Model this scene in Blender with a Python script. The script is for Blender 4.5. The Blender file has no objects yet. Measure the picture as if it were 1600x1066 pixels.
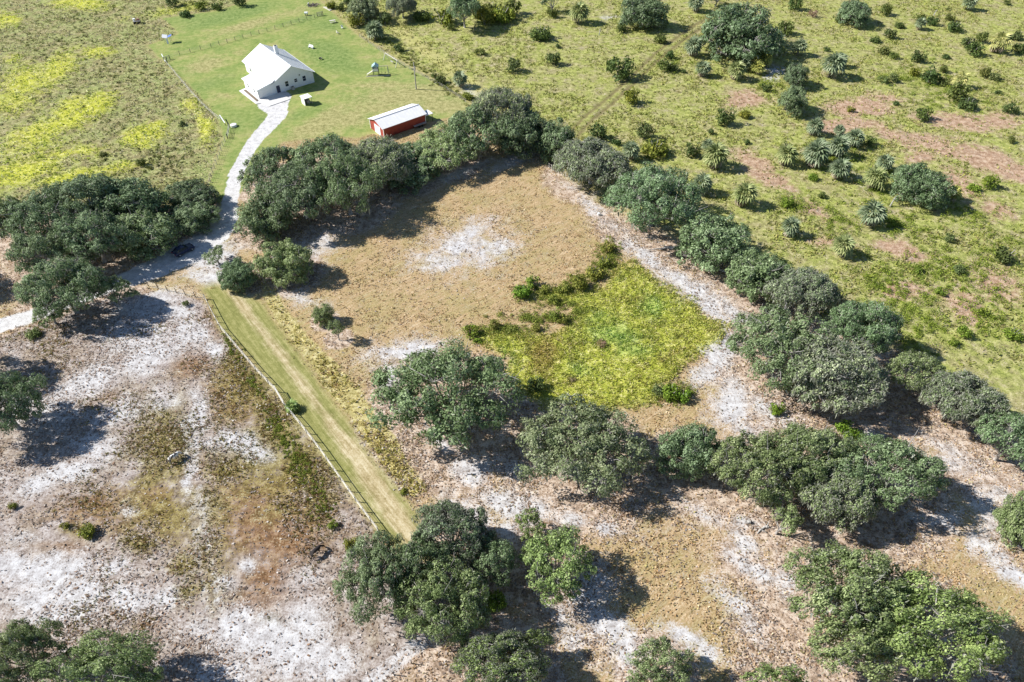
import bpy, bmesh, math, random
import numpy as np
from mathutils import Vector, Matrix, Euler

rng = np.random.default_rng(11)
random.seed(11)
D = bpy.data
SC = bpy.context.scene
COL = SC.collection
R_ = math.radians

# ------------------------------------------------------------------ camera, sky, sun, exposure
CAM_H, PITCH, FPX = 87.0, R_(45.0), 1066.67
cam_d = D.cameras.new('camera'); cam_d.lens = 24.0; cam_d.sensor_width = 36.0
cam_d.clip_start = 1.0; cam_d.clip_end = 6000.0
cam = D.objects.new('camera', cam_d); COL.objects.link(cam)
cam.location = (0, 0, CAM_H); cam.rotation_euler = (math.pi / 2 - PITCH, 0, 0)
SC.camera = cam

SUN_EL, SUN_AZ = R_(38.2), R_(173.0)          # azimuth of the direction towards the sun, counter-clockwise from +x
w = D.worlds.new('World'); SC.world = w; w.use_nodes = True
wn = w.node_tree.nodes; wl = w.node_tree.links
bg = wn['Background']
sky = wn.new('ShaderNodeTexSky'); sky.sky_type = 'NISHITA'; sky.sun_disc = False
sky.sun_elevation = SUN_EL; sky.sun_rotation = math.pi / 2 - SUN_AZ
sky.air_density = 1.0; sky.dust_density = 0.3; sky.ozone_density = 3.0
wl.new(sky.outputs[0], bg.inputs[0]); bg.inputs[1].default_value = 0.07
sun_d = D.lights.new('sun', 'SUN'); sun_d.energy = 4.8; sun_d.angle = R_(0.5); sun_d.color = (1.0, 0.975, 0.935)
sun = D.objects.new('sun', sun_d); COL.objects.link(sun)
SV = Vector((math.cos(SUN_AZ) * math.cos(SUN_EL), math.sin(SUN_AZ) * math.cos(SUN_EL), math.sin(SUN_EL)))
sun.rotation_euler = SV.to_track_quat('Z', 'Y').to_euler(); sun.location = SV * 300
SC.view_settings.view_transform = 'Standard'; SC.view_settings.look = 'None'
SC.view_settings.exposure = 0.72; SC.view_settings.gamma = 1.0; SC.view_settings.use_curve_mapping = False
SC.cycles.max_bounces = 5; SC.cycles.diffuse_bounces = 3; SC.cycles.glossy_bounces = 2
SC.cycles.transparent_max_bounces = 4

# ------------------------------------------------------------------ helpers
_c, _s = math.cos(PITCH), math.sin(PITCH)
def at(px, py, z=0.0):
    """the point of height z seen at the 1600 x 1066 picture position"""
    a = (px - 800.0) / FPX; b = (533.0 - py) / FPX
    d = (a, _c + b * _s, -_s + b * _c)
    k = (z - CAM_H) / d[2]
    return Vector((d[0] * k, d[1] * k, z))
def project(x, y, z=0.0):
    zc = y * _c - (z - CAM_H) * _s
    up = y * _s + (z - CAM_H) * _c
    return 800.0 + FPX * x / zc, 533.0 - FPX * up / zc
def px_scale(py):
    return FPX * (_s + (py - 533.0) / FPX * _c) / CAM_H

def link(o, parent=None):
    COL.objects.link(o)
    if parent is not None: o.parent = parent
    return o
def tag(o, label=None, cat=None, group=None, kind=None):
    if label: o['label'] = label
    if cat: o['category'] = cat
    if group: o['group'] = group
    if kind: o['kind'] = kind
    return o
def empty(name, loc, rz=0.0):
    o = D.objects.new(name, None); o.empty_display_size = 0.3
    o.location = loc; o.rotation_euler = (0, 0, rz)
    return link(o)
def np_mesh(name, verts, faces, mat, smooth=False, tint=None, attrs=None):
    """faces: (n,3) or (n,4) int array, or a list of such arrays"""
    if not isinstance(faces, list): faces = [faces]
    me = D.meshes.new(name)
    verts = np.asarray(verts, np.float32)
    me.vertices.add(len(verts)); me.vertices.foreach_set('co', verts.ravel())
    loops = np.concatenate([f.ravel() for f in faces]).astype(np.int32)
    tot = np.concatenate([np.full(len(f), f.shape[1], np.int32) for f in faces])
    start = np.concatenate([[0], np.cumsum(tot)[:-1]]).astype(np.int32)
    me.loops.add(len(loops)); me.loops.foreach_set('vertex_index', loops)
    me.polygons.add(len(tot)); me.polygons.foreach_set('loop_start', start); me.polygons.foreach_set('loop_total', tot)
    if smooth: me.polygons.foreach_set('use_smooth', np.ones(len(tot), bool))
    me.update(calc_edges=True)
    if tint is not None:
        a = me.attributes.new('tint', 'FLOAT', 'FACE'); a.data.foreach_set('value', np.asarray(tint, np.float32))
    if attrs:
        for k, v in attrs.items():
            a = me.attributes.new(k, 'FLOAT_COLOR', 'POINT'); a.data.foreach_set('color', np.asarray(v, np.float32).ravel())
    for m in (mat if isinstance(mat, (list, tuple)) else [mat]): me.materials.append(m)
    return me
class MB:
    """collects boxes, prisms and tubes into one mesh"""
    def __init__(s): s.v = []; s.f = []
    def add(s, vs, fs):
        n = len(s.v); s.v += [tuple(v) for v in vs]; s.f += [tuple(i + n for i in f) for f in fs]; return s
    def box(s, c, d, rz=0.0, M=None):
        hx, hy, hz = d[0] / 2, d[1] / 2, d[2] / 2
        m = M if M is not None else Matrix.Translation(c) @ Matrix.Rotation(rz, 4, 'Z')
        vs = [m @ Vector((x, y, z)) for z in (-hz, hz) for x, y in ((-hx, -hy), (hx, -hy), (hx, hy), (-hx, hy))]
        return s.add(vs, [(3, 2, 1, 0), (4, 5, 6, 7), (0, 1, 5, 4), (1, 2, 6, 5), (2, 3, 7, 6), (3, 0, 4, 7)])
    def bar(s, a, b, wd, h=None, up=(0, 0, 1)):
        a = Vector(a); b = Vector(b); d = b - a; L = d.length; x = d.normalized()
        u = Vector(up)
        if abs(x.dot(u)) > 0.97: u = Vector((1, 0, 0))
        y = u.cross(x).normalized(); z = x.cross(y)
        m = Matrix((x, y, z)).transposed().to_4x4(); m.translation = (a + b) / 2
        return s.box(None, (L, wd, h or wd), M=m)
    def tube(s, pts, rad, n=6, caps=True):
        pts = [Vector(p) for p in pts]
        if not hasattr(rad, '__len__'): rad = [rad] * len(pts)
        vs = []; fs = []
        for i, p in enumerate(pts):
            d = (pts[min(i + 1, len(pts) - 1)] - pts[max(i - 1, 0)]).normalized()
            a = Vector((0, 0, 1)) if abs(d.z) < 0.9 else Vector((1, 0, 0))
            u = d.cross(a).normalized(); v = d.cross(u)
            vs += [p + (u * math.cos(2 * math.pi * k / n) + v * math.sin(2 * math.pi * k / n)) * rad[i] for k in range(n)]
        for i in range(len(pts) - 1):
            for k in range(n):
                fs.append((i * n + k, i * n + (k + 1) % n, (i + 1) * n + (k + 1) % n, (i + 1) * n + k))
        if caps:
            fs.append(tuple(range(n))); fs.append(tuple((len(pts) - 1) * n + k for k in range(n))[::-1])
        return s.add(vs, fs)
    def prism(s, poly, z0, z1):
        n = len(poly); a = sum(poly[i][0] * poly[(i + 1) % n][1] - poly[(i + 1) % n][0] * poly[i][1] for i in range(n))
        if a < 0: poly = poly[::-1]
        vs = [(p[0], p[1], z0) for p in poly] + [(p[0], p[1], z1) for p in poly]
        return s.add(vs, [tuple(range(n))[::-1], tuple(range(n, 2 * n))] + [(i, (i + 1) % n, n + (i + 1) % n, n + i) for i in range(n)])
    def mesh(s, name, mat):
        me = D.meshes.new(name); me.from_pydata(s.v, [], s.f); me.materials.append(mat); me.update(); return me
    def build(s, name, mat, parent=None):
        return link(D.objects.new(name, s.mesh(name, mat)), parent)

# ------------------------------------------------------------------ noise in numpy
def vnoise(x, y, seed):
    xi = np.floor(x).astype(np.int64); yi = np.floor(y).astype(np.int64)
    fx = x - xi; fy = y - yi
    fx = fx * fx * (3 - 2 * fx); fy = fy * fy * (3 - 2 * fy)
    def h(a, b):
        n = (a * 374761393 + b * 668265263 + seed * 1442695041) & 0xffffffff
        n = ((n ^ (n >> 13)) * 1274126177) & 0xffffffff
        return ((n ^ (n >> 16)) & 0xffff) / 65535.0
    return (h(xi, yi) * (1 - fx) + h(xi + 1, yi) * fx) * (1 - fy) + (h(xi, yi + 1) * (1 - fx) + h(xi + 1, yi + 1) * fx) * fy
def fbm(x, y, seed, octv=4, gain=0.55):
    t = 0; a = 1; s = 0
    for o in range(octv):
        t = t + a * vnoise(x * 2 ** o + 17.3 * o, y * 2 ** o - 9.1 * o, seed + o); s += a; a *= gain
    return t / s

# ------------------------------------------------------------------ materials
def node_mat(name):
    m = D.materials.new(name); m.use_nodes = True
    return m, m.node_tree.nodes, m.node_tree.links, m.node_tree.nodes['Principled BSDF']
def N(nt, typ, **kw):
    n = nt.nodes.new(typ)
    for k, v in kw.items(): setattr(n, k, v)
    return n
def mixc(nt, fac, a, b, blend='MIX'):
    n = N(nt, 'ShaderNodeMix', data_type='RGBA', blend_type=blend)
    for s, v in ((n.inputs[0], fac), (n.inputs[6], a), (n.inputs[7], b)):
        if hasattr(v, 'links') or hasattr(v, 'is_linked'): nt.links.new(v, s)
        elif hasattr(v, '__len__'): s.default_value = tuple(v) + (1.0,) * (4 - len(v))
        else: s.default_value = v
    return n.outputs[2]
def math_(nt, op, a, b=None, clamp=False):
    n = N(nt, 'ShaderNodeMath', operation=op, use_clamp=clamp)
    for s, v in zip(n.inputs, (a, b)):
        if v is None: continue
        if hasattr(v, 'is_linked'): nt.links.new(v, s)
        else: s.default_value = v
    return n.outputs[0]
def noise(nt, vec, scale, detail=4, rough=0.6, mapping=None):
    if mapping:
        mp = N(nt, 'ShaderNodeMapping'); mp.inputs['Rotation'].default_value = (0, 0, mapping[0])
        m2 = N(nt, 'ShaderNodeMapping'); m2.inputs['Scale'].default_value = mapping[1]
        nt.links.new(vec, mp.inputs[0]); nt.links.new(mp.outputs[0], m2.inputs[0]); vec = m2.outputs[0]
    n = N(nt, 'ShaderNodeTexNoise'); n.inputs['Scale'].default_value = scale; n.inputs['Detail'].default_value = detail
    n.inputs['Roughness'].default_value = rough
    nt.links.new(vec, n.inputs['Vector']); return n.outputs[0]
def ramp(nt, fac, stops):
    n = N(nt, 'ShaderNodeValToRGB'); e = n.color_ramp.elements
    while len(e) < len(stops): e.new(0.5)
    for el, (p, c) in zip(e, stops): el.position = p; el.color = tuple(c) + (1.0,)
    nt.links.new(fac, n.inputs[0]); return n.outputs[0]
def smooth(nt, v, lo, hi):
    n = N(nt, 'ShaderNodeMapRange', interpolation_type='SMOOTHSTEP'); n.inputs[1].default_value = lo; n.inputs[2].default_value = hi
    nt.links.new(v, n.inputs[0]); return n.outputs[0]

def plain(name, col, rough=0.6, var=0.12, scale=3.0, metal=0.0, bump=0.0):
    m, ns, ls, b = node_mat(name); nt = m.node_tree
    tc = N(nt, 'ShaderNodeTexCoord')
    n = noise(nt, tc.outputs['Object'], scale, 5, 0.65)
    c = ramp(nt, n, [(0.3, [x * (1 - var) for x in col]), (0.7, [min(x * (1 + var), 0.95) for x in col])])
    ls.new(c, b.inputs['Base Color']); b.inputs['Roughness'].default_value = rough; b.inputs['Metallic'].default_value = metal
    if bump:
        bp = N(nt, 'ShaderNodeBump'); bp.inputs['Strength'].default_value = bump; bp.inputs['Distance'].default_value = 0.03
        ls.new(n, bp.inputs['Height']); ls.new(bp.outputs[0], b.inputs['Normal'])
    return m
def leaf_mat(name, dark, mid, light, rough=0.5, trans=0.25):
    """leaf colour from the per-leaf attribute 'tint'; the object's own colour multiplies it"""
    m, ns, ls, b = node_mat(name); nt = m.node_tree
    at_ = N(nt, 'ShaderNodeAttribute', attribute_name='tint')
    c = ramp(nt, at_.outputs['Fac'], [(0.0, dark), (0.5, mid), (1.0, light)])
    oi = N(nt, 'ShaderNodeObjectInfo')
    c = mixc(nt, 1.0, c, oi.outputs['Color'], 'MULTIPLY')
    ls.new(c, b.inputs['Base Color']); b.inputs['Roughness'].default_value = rough
    b.inputs['Specular IOR Level'].default_value = 0.22
    tr = N(nt, 'ShaderNodeBsdfTranslucent'); ls.new(c, tr.inputs[0])
    mx = N(nt, 'ShaderNodeMixShader'); mx.inputs[0].default_value = trans
    ls.new(b.outputs[0], mx.inputs[1]); ls.new(tr.outputs[0], mx.inputs[2])
    ls.new(mx.outputs[0], ns['Material Output'].inputs[0])
    return m
M = {}
M['oak_leaf'] = leaf_mat('oak_leaf', (0.085, 0.125, 0.045), (0.21, 0.28, 0.13), (0.44, 0.51, 0.30), 0.6, 0.32)
M['shrub_leaf'] = leaf_mat('shrub_leaf', (0.05, 0.075, 0.02), (0.115, 0.155, 0.042), (0.25, 0.28, 0.095), 0.6, 0.25)
M['palm_leaf'] = leaf_mat('palm_leaf', (0.11, 0.155, 0.075), (0.215, 0.275, 0.14), (0.42, 0.47, 0.29), 0.5, 0.25)
M['dead_leaf'] = leaf_mat('dead_leaf', (0.16, 0.11, 0.07), (0.30, 0.23, 0.16), (0.45, 0.38, 0.30), 0.8, 0.15)
M['moss'] = leaf_mat('moss', (0.16, 0.17, 0.12), (0.29, 0.30, 0.225), (0.46, 0.46, 0.38), 0.9, 0.2)
M['grass'] = leaf_mat('grass_blade', (0.5, 0.5, 0.5), (1, 1, 1), (1.6, 1.6, 1.6), 0.7, 0.25)
M['bark'] = plain('bark', (0.33, 0.305, 0.28), 0.9, 0.45, 2.5, bump=0.6)
M['dead_wood'] = plain('dead_wood', (0.42, 0.40, 0.37), 0.9, 0.3, 3.0, bump=0.4)
M['palm_bark'] = plain('palm_bark', (0.27, 0.23, 0.18), 0.9, 0.4, 6.0, bump=0.6)
M['white_wall'] = plain('white_wall', (0.80, 0.81, 0.82), 0.55, 0.03, 0.6)
M['white_trim'] = plain('white_trim', (0.84, 0.84, 0.83), 0.5, 0.03, 1.0)
M['metal_roof'] = plain('metal_roof', (0.80, 0.81, 0.82), 0.35, 0.05, 0.5)
M['barn_roof'] = plain('barn_roof', (0.82, 0.81, 0.80), 0.45, 0.05, 0.7)
M['seam'] = plain('roof_seam', (0.50, 0.52, 0.56), 0.5, 0.05, 1.0)
M['red_siding'] = plain('red_siding', (0.34, 0.055, 0.04), 0.55, 0.15, 1.2)
M['dark_trim'] = plain('dark_trim', (0.06, 0.06, 0.065), 0.6, 0.1)
M['glass'] = plain('window_glass', (0.02, 0.03, 0.05), 0.08, 0.2, 1.0)
M['dark_door'] = plain('dark_door', (0.03, 0.035, 0.08), 0.4, 0.1)
M['concrete'] = plain('concrete', (0.62, 0.60, 0.57), 0.85, 0.10, 1.5, bump=0.15)
M['mulch'] = plain('mulch', (0.16, 0.12, 0.08), 0.95, 0.5, 8.0, bump=0.8)
M['grey_wood'] = plain('grey_wood', (0.40, 0.38, 0.35), 0.85, 0.25, 5.0, bump=0.3)
M['pale_wood'] = plain('pale_wood', (0.55, 0.52, 0.46), 0.85, 0.2, 5.0, bump=0.3)
M['dark_wood'] = plain('dark_wood', (0.12, 0.10, 0.085), 0.9, 0.3, 4.0, bump=0.3)
M['wire'] = plain('fence_wire', (0.34, 0.33, 0.31), 0.5, 0.15, 4.0, metal=0.4)
M['teal'] = plain('teal_canvas', (0.30, 0.46, 0.47), 0.7, 0.1)
M['blue_panel'] = plain('blue_panel', (0.12, 0.20, 0.50), 0.3, 0.15)
M['car_paint'] = plain('car_paint', (0.03, 0.04, 0.09), 0.25, 0.1, 0.5)
M['tyre'] = plain('tyre', (0.02, 0.02, 0.02), 0.85, 0.2)
M['chrome'] = plain('rim_metal', (0.55, 0.55, 0.56), 0.3, 0.1, 2.0, metal=0.8)
M['lamp'] = plain('lamp_glass', (0.75, 0.75, 0.72), 0.15, 0.05)
M['red_lamp'] = plain('red_lamp', (0.35, 0.02, 0.02), 0.2, 0.05)
M['rust'] = plain('rusty_metal', (0.20, 0.10, 0.06), 0.85, 0.35, 4.0)
M['dark_coat'] = plain('dark_coat', (0.016, 0.011, 0.010), 0.85, 0.3, 5.0)
def pinto():
    m, ns, ls, b = node_mat('pinto_coat'); nt = m.node_tree
    tc = N(nt, 'ShaderNodeTexCoord'); n = noise(nt, tc.outputs['Object'], 1.5, 2, 0.5)
    ls.new(ramp(nt, smooth(nt, n, 0.50, 0.53), [(0, (0.72, 0.70, 0.67)), (1, (0.03, 0.025, 0.022))]), b.inputs['Base Color'])
    b.inputs['Roughness'].default_value = 0.55; return m
M['pinto'] = pinto()

DK = (.78, .83, .84); MD = (.95, .96, .95); LT = (1.18, 1.12, .98); YG = (1.16, 1.14, .82); GY = (1.22, 1.14, 1.2); BL = (.86, .92, .93)
OAKS = [
 # beside the drive, left of it
 (8, 345, 70, 110, 8, 'M', LT, 'light green oak cut off by the left edge beside the yellow field'),
 (72, 345, 125, 105, 9, 'L', DK, 'dark oak second from the left in the row below the yellow field'),
 (130, 315, 115, 95, 9, 'M', DK, 'dark oak at the back of the row just under the yellow grass'),
 (62, 400, 90, 80, 8, 'M', MD, 'oak at the front left of the dark row above the big spreading oak'),
 (195, 316, 125, 86, 8, 'D', DK, 'tallest looking dark oak in the middle of the row left of the drive'),
 (145, 375, 110, 95, 9, 'M', DK, 'dark oak in the shady middle of the row left of the parked car'),
 (222, 362, 104, 80, 6.2, 'D', MD, 'oak standing directly left of the parked dark car'),
 (300, 306, 80, 58, 4.2, 'D', DK, 'rounded dark oak at the drive end of the row, back one of the pair'),
 (304, 338, 68, 56, 4.0, 'D', MD, 'rounded oak at the drive bend, front one of the pair'),
 (100, 455, 135, 110, 8, 'L', MD, 'big spreading oak between the sandy track and the paddock shade'),
 (178, 458, 70, 60, 6, 'S', MD, 'low oak leaning over the paddock corner right of the spreading oak'),
 (132, 402, 60, 50, 6, 'S', MD, 'small bright crowned oak tucked in front of the dark row'),
 (78, 492, 44, 60, 4.5, 'S', LT, 'narrow oak at the lower left tip of the spreading oak by the track'),
 # treeline between lawn and pasture
 (412, 338, 80, 115, 7, 'D', MD, 'oak at the drive end of the long treeline, front left'),
 (428, 268, 96, 92, 7, 'M', DK, 'oak on the drive side at the back of the long treeline'),
 (470, 305, 115, 115, 9, 'L', DK, 'dark oak in the treeline below the mown lawn bend'),
 (515, 255, 110, 90, 9, 'M', MD, 'oak in the back of the treeline left of the red barn'),
 (540, 295, 110, 110, 9, 'L', MD, 'broad oak in the front of the treeline throwing long shade on the pasture'),
 (590, 258, 105, 95, 7, 'G', LT, 'paler oak in the treeline just left below the red barn'),
 (640, 255, 92, 80, 5.8, 'D', DK, 'oak in the treeline directly below the red barn'),
 (698, 232, 95, 85, 6.5, 'L', LT, 'light topped oak in the treeline at the right end of the red barn'),
 (742, 208, 95, 95, 8, 'M', MD, 'oak in the treeline right of the red barn, third from the corner'),
 (785, 178, 95, 80, 9, 'G', LT, 'tallest oak at the upper end of the treeline by the lawn corner'),
 (810, 205, 80, 80, 8, 'D', DK, 'dark oak at the pasture corner where the two treelines meet'),
 # treeline along the right side
 (868, 218, 62, 75, 6, 'D', MD, 'smallish oak at the top of the right treeline below the tyre trail'),
 (925, 258, 110, 95, 7, 'G', GY, 'greyish mossy oak in the right treeline below the tyre trail'),
 (1022, 315, 140, 120, 9, 'L', BL, 'big oak with a visible forked trunk above the fallen log'),
 (1118, 375, 105, 100, 8, 'D', MD, 'rounded oak right of the fallen log'),
 (1190, 430, 100, 90, 7, 'D', MD, 'oak in the right treeline above the sandy track bend'),
 (1255, 460, 105, 90, 7, 'G', GY, 'mossy oak on the scrub side just above the largest mossy tree'),
 (1225, 545, 165, 150, 9, 'L', MD, 'large oak at the sand track corner, left half of the mossy giant clump'),
 (1300, 585, 150, 140, 9, 'G', GY, 'giant oak draped in grey moss at the bottom of the clump'),
 (1345, 515, 110, 105, 9, 'L', BL, 'oak on the right side of the mossy giant clump by the open scrub'),
 (1428, 585, 88, 80, 7, 'M', LT, 'light oak standing alone below the shaded gap in the right treeline'),
 (1505, 628, 120, 110, 8, 'G', GY, 'silvery oak with dead branches in the lower right treeline'),
 (1580, 690, 100, 105, 8, 'M', BL, 'oak at the right edge at the end of the treeline'),
 # small trees at the path head
 (370, 430, 56, 58, 4.5, 'D', BL, 'round bush oak at the head of the mown path'),
 (338, 402, 40, 42, 3.0, 'S', GY, 'sparse grey green little oak on the white sand of the drive'),
 (446, 408, 84, 74, 6, 'D', LT, 'round single oak with a round shadow on the pasture edge'),
 (505, 491, 34, 36, 3.6, 'D', LT, 'left one of the pair of little trees in the dry pasture'),
 (526, 516, 30, 34, 4.2, 'S', LT, 'right one of the pair of little trees in the dry pasture'),
 # middle and lower trees
 (697, 622, 212, 188, 11, 'L', MD, 'huge spreading oak between the mown path and the marsh'),
 (905, 700, 190, 165, 9, 'L', GY, 'wide twiggy oak below the marsh'),
 (1080, 702, 100, 96, 7, 'D', BL, 'compact round oak right of the twiggy oak below the marsh'),
 (1190, 735, 140, 130, 9, 'L', LT, 'oak at the left end of the large lower right clump'),
 (1265, 715, 140, 120, 9, 'L', LT, 'oak in the middle of the lower right clump by the white patch'),
 (1385, 745, 170, 140, 9, 'L', MD, 'dark oak at the right end of the lower right clump'),
 (1310, 780, 110, 110, 7, 'G', LT, 'mossy oak at the open front of the lower right clump'),
 (1222, 815, 50, 80, 6, 'S', LT, 'narrow oak hanging down at the left front of the lower right clump'),
 (1325, 925, 190, 160, 10, 'L', LT, 'light green oak on the upper left of the bottom right pair'),
 (1450, 985, 210, 170, 10, 'L', YG, 'yellow green spreading oak in the bottom right corner'),
 (1335, 1010, 150, 100, 9, 'M', LT, 'oak filling the lower left of the bottom right pair'),
 (590, 900, 110, 150, 9, 'L', MD, 'big oak where the mown path ends, left part of the clump'),
 (690, 945, 140, 140, 9, 'L', LT, 'oak at the bottom of the clump where the mown path ends'),
 (705, 835, 120, 110, 8, 'G', BL, 'oak with grey limbs right of the end of the mown path'),
 (660, 885, 100, 100, 8, 'M', MD, 'oak in the middle of the clump where the mown path ends'),
 (765, 880, 90, 90, 6, 'M', BL, 'darker oak on the shady right side of the mown path clump'),
 (870, 885, 110, 125, 7, 'M', YG, 'feathery round light green tree with a round shadow near bottom centre'),
 (826, 826, 54, 64, 5, 'S', YG, 'small feathery tree just above the feathery light green tree'),
 (785, 1040, 140, 80, 7, 'G', YG, 'yellow green tree cut off by the bottom edge left of centre'),
 (836, 1005, 60, 50, 5, 'S', YG, 'low lime green tree top behind the bottom edge tree'),
 (1030, 1040, 100, 85, 6, 'M', LT, 'feathery grey green tree at the bottom edge right of centre'),
 (1212, 1066, 90, 50, 6, 'S', YG, 'lime green crown just showing at the bottom edge'),
 (40, 1025, 115, 110, 8, 'L', LT, 'oak in the bottom left corner of the paddock'),
 (160, 1055, 180, 95, 8, 'L', LT, 'oak at the bottom edge right of the corner oak'),
 (5, 640, 120, 130, 9, 'L', BL, 'big oak at the left edge throwing blue shade on the sand'),
 (1594, 812, 50, 90, 7, 'D', LT, 'bright green tree cut off by the right edge'),
 (-85, 560, 150, 120, 9, 'M', MD, 'oak just outside the left edge whose shade reaches the paddock'),
 (-75, 438, 100, 80, 5, 'M', MD, 'oak outside the left edge beside the sandy track'),
 # scrub field and top edge
 (1158, 48, 118, 88, 9, 'D', DK, 'biggest dark oak out in the scrub field at the top right'),
 (1005, 18, 76, 46, 7, 'D', BL, 'oak at the top edge above the tyre trail'),
 (1336, 18, 44, 46, 6, 'D', BL, 'bluish round tree at the top edge right of the big field oak'),
 (1440, 288, 84, 72, 6, 'D', DK, 'dark round oak among palms at the right'),
 (1245, 117, 34, 38, 5, 'D', DK, 'upper one of two upright small trees below the big field oak'),
 (1240, 156, 40, 46, 5.5, 'D', MD, 'lower one of two upright small trees below the big field oak'),
 (725, 16, 48, 56, 9, 'M', BL, 'tall narrow tree on a bare trunk beside the yard at the top'),
 (568, 10, 44, 40, 6, 'D', GY, 'grey green oak at the top edge above the yard corner'),
 (628, 10, 42, 40, 6, 'G', GY, 'grey oak at the top edge between yard and tall narrow tree'),
 (862, 4, 40, 26, 5, 'S', MD, 'low oak at the top edge right of the tall narrow tree'),
 (1121, -6, 40, 30, 5, 'S', BL, 'little oak top at the upper edge above the big field oak'),
]
OAK_SPOTS = []
for o_ in OAKS:
    q_ = at(o_[0], o_[1], o_[4] * .5); OAK_SPOTS.append((q_.x, q_.y, max(2.0, o_[2] / 2 / px_scale(project(q_.x, q_.y)[1])), .95 if project(q_.x, q_.y)[1] > 240 and not (q_.x > 35 and q_.y > 130) else .35))

# ------------------------------------------------------------------ ground: where each cover lies (picture positions of things that stay put on the ground)
def sdf_poly(px, py, poly):
    """signed distance in picture units, positive inside"""
    p = np.asarray(poly, float); d2 = np.full(px.shape, 1e18); ins = np.zeros(px.shape, bool)
    for (x0, y0), (x1, y1) in zip(p, np.roll(p, -1, 0)):
        ex, ey = x1 - x0, y1 - y0
        t = np.clip(((px - x0) * ex + (py - y0) * ey) / (ex * ex + ey * ey + 1e-9), 0, 1)
        d2 = np.minimum(d2, (px - x0 - t * ex) ** 2 + (py - y0 - t * ey) ** 2)
        if ey != 0: ins ^= ((y0 > py) != (y1 > py)) & (px < ex * (py - y0) / ey + x0)
    d = np.sqrt(d2); return np.where(ins, d, -d)
def sdf_line(px, py, pts):
    p = np.asarray(pts, float); d2 = np.full(px.shape, 1e18)
    for (x0, y0), (x1, y1) in zip(p[:-1], p[1:]):
        ex, ey = x1 - x0, y1 - y0
        t = np.clip(((px - x0) * ex + (py - y0) * ey) / (ex * ex + ey * ey + 1e-9), 0, 1)
        d2 = np.minimum(d2, (px - x0 - t * ex) ** 2 + (py - y0 - t * ey) ** 2)
    return np.sqrt(d2)
def sst(v, lo, hi):
    t = np.clip((v - lo) / (hi - lo), 0, 1); return t * t * (3 - 2 * t)
def blobs(px, py, lst):
    out = np.zeros(px.shape)
    for b in lst:
        x, y, rx, ry = b[:4]; a = R_(b[4]) if len(b) > 4 else 0.0; am = b[5] if len(b) > 5 else 1.0
        dx, dy = px - x, py - y
        u = (dx * math.cos(a) + dy * math.sin(a)) / rx; v = (-dx * math.sin(a) + dy * math.cos(a)) / ry
        out = np.maximum(out, am * np.exp(-(u * u + v * v) * 0.9))
    return out

LITTER = [(930, 320, 90, 24, 42, .9), (1030, 400, 80, 30, 38, .9), (1120, 460, 80, 34, 35, .95), (1150, 580, 60, 60, 0, .9), (1180, 660, 90, 40, 25, .95), (1400, 660, 90, 40, 30, 1.0), (1500, 740, 100, 50, 35, .95), (1560, 850, 60, 60, 40, .8),
          (850, 760, 200, 50, 20, .85), (720, 750, 80, 50, 20, .9), (1080, 780, 120, 50, 25, .85), (1180, 880, 90, 60, 30, .95), (1200, 980, 60, 90, 20, .9), (650, 1030, 90, 50, -30, .9), (880, 900, 100, 60, 20, .7), (930, 1000, 110, 60, 30, .7),
          (640, 560, 80, 40, 0, .6), (720, 385, 110, 50, -20, .55), (300, 1010, 200, 50, 5, .8), (150, 560, 120, 40, -10, .6), (100, 440, 140, 40, -10, .9), (1300, 850, 120, 40, 20, .8)]
P_LAWN = [(228, 72), (278, 52), (252, 28), (330, 18), (388, 2), (440, -60), (520, -60), (500, 2), (520, 20), (560, 56), (620, 94), (680, 128), (732, 160),
          (742, 175), (690, 185), (560, 215), (500, 215), (440, 222), (385, 290), (350, 330), (325, 290), (347, 215), (336, 180), (300, 140), (262, 102)]
P_WEST = [(-1500, -130), (440, -130), (440, -60), (388, 2), (330, 18), (252, 28), (278, 52), (228, 72), (262, 102), (300, 140), (336, 180), (347, 215), (325, 290),
          (300, 318), (160, 330), (0, 312), (-1500, 350)]
P_SCRUB = [(440, -130), (3000, -130), (3000, 900), (1700, 770), (1600, 690), (1480, 600), (1300, 500), (1180, 430), (1060, 370), (940, 310), (870, 262), (845, 215),
           (742, 172), (732, 160), (680, 128), (620, 94), (560, 56), (520, 20), (500, 2), (520, -60)]
P_MARSH = [(985, 413), (1010, 425), (1040, 450), (1052, 458), (1082, 470), (1098, 492), (1134, 513), (1100, 540), (1060, 580), (1030, 600), (990, 640), (960, 650), (860, 640), (815, 610),
           (790, 560), (762, 545), (745, 522), (800, 520), (870, 516), (905, 508), (905, 488), (860, 470), (822, 462), (850, 452), (905, 462), (945, 442), (955, 420)]
P_PADD = [(150, 470), (262, 456), (318, 470), (345, 515), (430, 615), (500, 706), (590, 832), (640, 940), (640, 1010), (590, 1080), (560, 1300), (-1500, 1300), (-1500, 560), (0, 530)]
P_PATH = [(312, 452), (348, 438), (372, 450), (412, 478), (500, 596), (560, 682), (640, 786), (690, 860), (665, 880), (640, 880), (590, 830), (500, 705), (432, 612), (345, 512)]
P_BAND = [(400, 440), (440, 470), (520, 560), (640, 720), (660, 765), (640, 775), (560, 676), (500, 592), (412, 476)]
DRIVE = [(430, 160), (436, 176), (424, 192), (402, 214), (386, 238), (370, 270), (360, 310), (357, 340), (340, 362), (300, 392), (240, 420), (180, 442), (110, 472), (50, 494), (-40, 522), (-300, 610)]
DRIVE_W = [28, 14, 12, 10.5, 10, 11, 12, 16, 21, 24, 18, 12, 11, 12, 14, 20]
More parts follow.
